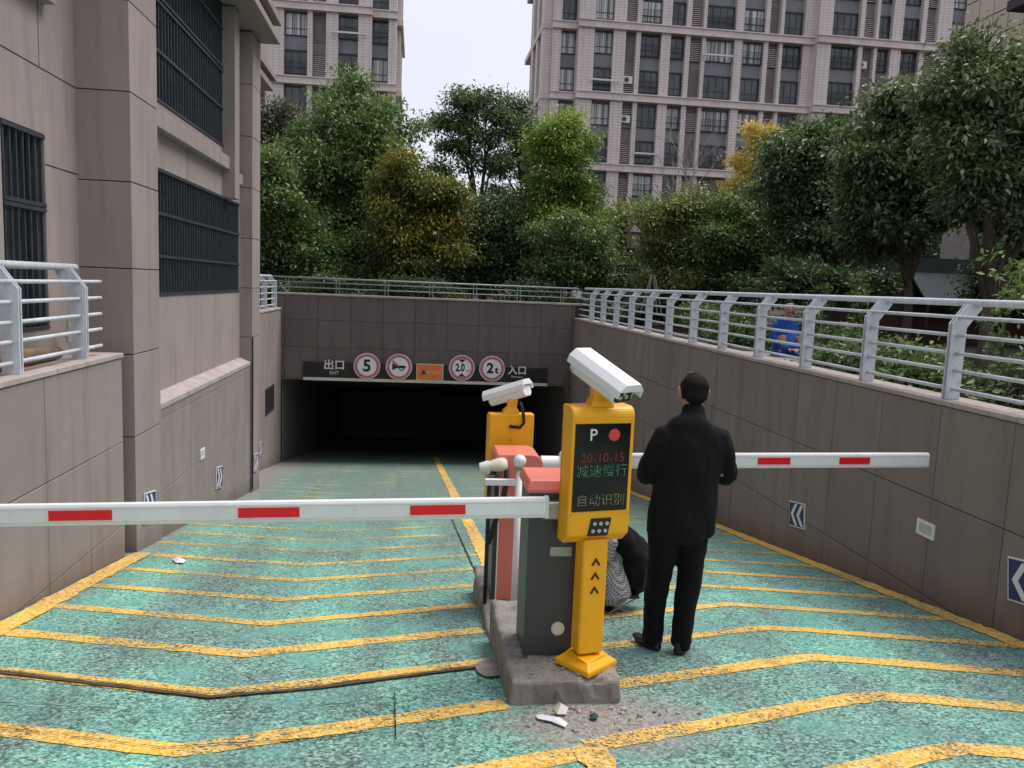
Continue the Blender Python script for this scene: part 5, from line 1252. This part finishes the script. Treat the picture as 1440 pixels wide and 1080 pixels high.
tree('nearest tree at the right edge with a forked brown trunk', 1392, Y, [B(1380, 100, 34, 34, Y, .10), B(1368, 58, 16, 18, Y, .12), B(1335, 125, 30, 34, Y, .10), B(1425, 140, 40, 40, Y, .04), B(1380, 175, 50, 44, Y, -.03), B(1435, 225, 46, 50, Y, .03), B(1375, 255, 40, 36, Y, 0), B(1440, 310, 40, 36, Y, .06), B(1480, 200, 50, 60, Y), B(1340, 205, 26, 30, Y, .03)], 52000, .095, 'leaf_glossy', 17, .11, (-.02, 1.05), dict(cl_r=.16, hue=.09, per=20))
tree('dark bush filling the space under the dense tree, right of the man in blue', 1150, 15.2, [B(1120, 392, 40, 24, 15.2, -.1), B(1175, 396, 40, 22, 15.2, -.12), B(1215, 400, 30, 18, 15.2, -.1)], 16000, .09, 'leaf_dark', 31, .05, (0, .5), dict(cl_r=.18, hue=-.08), name='bush', cat='bush')
tree('dark bush at the foot of the forked trunk near the right edge', 1400, 13.5, [B(1400, 400, 34, 30, 13.5, -.1), B(1445, 380, 34, 44, 13.5, -.08)], 12000, .09, 'leaf_dark', 32, .05, (0, .5), dict(cl_r=.16, hue=-.04), name='bush', cat='bush')
# plants and hedge directly behind the right railing
hd_specs = [(5.1, 5.0, .30, .9), (5.05, 6.1, .28, .95), (4.95, 7.3, .22, .85), (5.3, 8.6, .20, .8), (5.6, 9.9, .26, .9), (6.4, 13.0, .35, .95), (6.3, 14.8, .4, 1.0), (6.6, 16.8, .45, 1.0), (6.9, 19, .5, 1.05)]
where = ['leafy shrub filling the nearest railing bay at the right edge', 'leafy shrub behind the railing, under the nearest tree trunk', 'low shrub behind the railing beside the yellow notice', 'low shrub behind the railing between the notice and the blue coat', 'shrub just right of the man in blue', 'clipped hedge part left of the man in blue', 'clipped hedge part farther left behind the railing', 'clipped hedge part behind the middle of the far railing', 'clipped hedge part farthest along the railing']
for i, (x, y, h, ztop) in enumerate(hd_specs):
    root = thing('shrub', where[i], 'shrub', (x, y, GZ))
    bl = [((0, 0, (ztop-GZ)*.5), (.35 if y < 10 else .6, .62 if y < 12 else 1.0, (ztop-GZ)*.6+.12), -.02), ((.3, .2, (ztop-GZ)*.5), (.3, .5, (ztop-GZ)*.5+.1), -.1)]
    leaves('foliage', bl, 5200 if y < 10 else 6500, .075 if y < 10 else .07, 'leaf_glossy' if i % 2 else 'leaf_mid', root, 40+i, cl_r=.10, per=14, shell=.5, hue=.03)
    st_ = MB()
    for k in range(4): a = random.uniform(-.2, .2); st_.tube([(a, random.uniform(-.3, .3), 0), (a*1.5, random.uniform(-.3, .3), (ztop-GZ)*.8)], .012, 5)
    st_.build('stems', 'bark', root)
# tall thin saplings sticking up
for i, (px, Ys, zt, lab) in enumerate(((1412, 6.6, 1.95, 'tall thin sapling rising above the railing at the right edge'), (1205, 12.2, 1.85, 'thin leafy sapling above the railing right of the man in blue'), (1155, 12.8, 1.8, 'thin pale-leaved sapling directly beside the man in blue'))):
    p = on(px, 440, 1, Ys); root = thing('sapling', lab, 'plant', (p[0], Ys, GZ)); H_ = zt-GZ
    MB().tube([(0, 0, 0), (.03, 0, H_*.5), (.0, 0, H_)], [.010, .007, .003], 6).build('stem', 'bark', root)
    leaves('foliage', [((0, 0, H_*.62), (.13, .13, H_*.42), 0.1)], 330, .085, 'leaf_mid', root, 60+i, cl_r=.05, per=6, shell=.1, hue=.15)
# far masses behind everything, hiding the tower feet
Y = 40.
for i, (pxs, lab) in enumerate(((( 430, 530, 380), 'far dark tree mass behind the left trees'), ((640, 720, 375), 'far dark tree mass in the gap under the airy trees'), ((850, 930, 372), 'far tree mass behind the lantern'), ((1010, 1120, 372), 'far tree mass behind the ginkgo'), ((1200, 1330, 350), 'far tree mass behind the big right-hand trees'))):
    a, b, y_ = pxs
    tree(lab, (a+b)/2, Y, [B(a, y_-22, 60, 50, Y, -.05), B(b, y_-14, 60, 46, Y, -.08), B((a+b)/2, y_-40, 46, 40, Y)], 16000, .24, 'leaf_dark', 70+i, .15, (0, 1.5), dict(cl_r=.45, hue=-.06))
for i, (x0, lab) in enumerate(((-3.2, 'dark hedge behind the left half of the garage wall railing'), (.2, 'dark hedge behind the middle of the garage wall railing'), (3.4, 'dark hedge behind the right half of the garage wall railing'), (7.5, 'dark hedge behind the far end of the long right railing'))):
    root = thing('hedge', lab, 'hedge', (x0, 22.6, GZ)); leaves('foliage', [((0, 0, .45), (2.0, .5, .55), -.12)], 15000, .085, 'leaf_dark', root, 90+i, cl_r=.16, per=18, ragged=6)
    st_ = MB()
    for k in range(7): st_.tube([(-1.5+.5*k, 0, 0), (-1.45+.5*k, .05, .6)], .015, 5)
    st_.build('stems', 'bark', root)
# wooden tree stakes by the bushes
sk = thing('tree_stakes', 'leaning pale wooden stakes propping a bush behind the far railing', 'stake')
for a, b in (((902, 412), (916, 386)), ((908, 412), (917, 386)), ((932, 412), (921, 388)), ((926, 412), (919, 387))):
    p = on(*a, 1, 19.); q = on(*b, 1, 19.); MB().tube([tuple(p-np.array([0, 0, .5])), tuple(q)], .014, 6).build('stake', 'barkpale', sk)
# pale slab on the planting bed beyond the railing
ps = thing('paving_slab', 'pale concrete path slab beyond the right railing', 'slab', (5.6, 11.2, GZ)); MB().box((-.55, -1.6, 0), (1.6, 1.2, .07)).build('slab', 'concrete', ps, bevel=.01)
# left ledge behind the railing: foam log and a rag
M['foam'] = simple('dirty_foam', (.30, .22, .13), .95, var=.3, vs=14, bump=.5)
lg = thing('foam_log', 'dirty beige foam roll lying on the ledge behind the left railing', 'debris', (-2.95, 6.6, .80))
MB().tube([(0, -.9, .0), (0, -.2, .02), (0, .45, 0)], [.055, .065, .05], 12).build('roll', 'foam', lg, smooth=True)
rg_ = thing('rag_bundle', 'off-white rag bundle against the wall behind the left railing', 'debris', (-3.0, 7.45, .85))
m = MB(); limb(m, [((0, 0, 0), .05, .05), ((0, .02, .10), .055, .05), ((.01, .02, .24), .035, .03), ((.01, .02, .33), .015, .015)]); fuse(m, 'rag', 'cream', rg_, voxel=.012, smooth=1, fold=.02, fscale=14)
# ledge soil behind left railing
struct(MB().box((-3.13, -6, .5), (-3.03, 7.99, .72)).build('ledge', 'coping'))
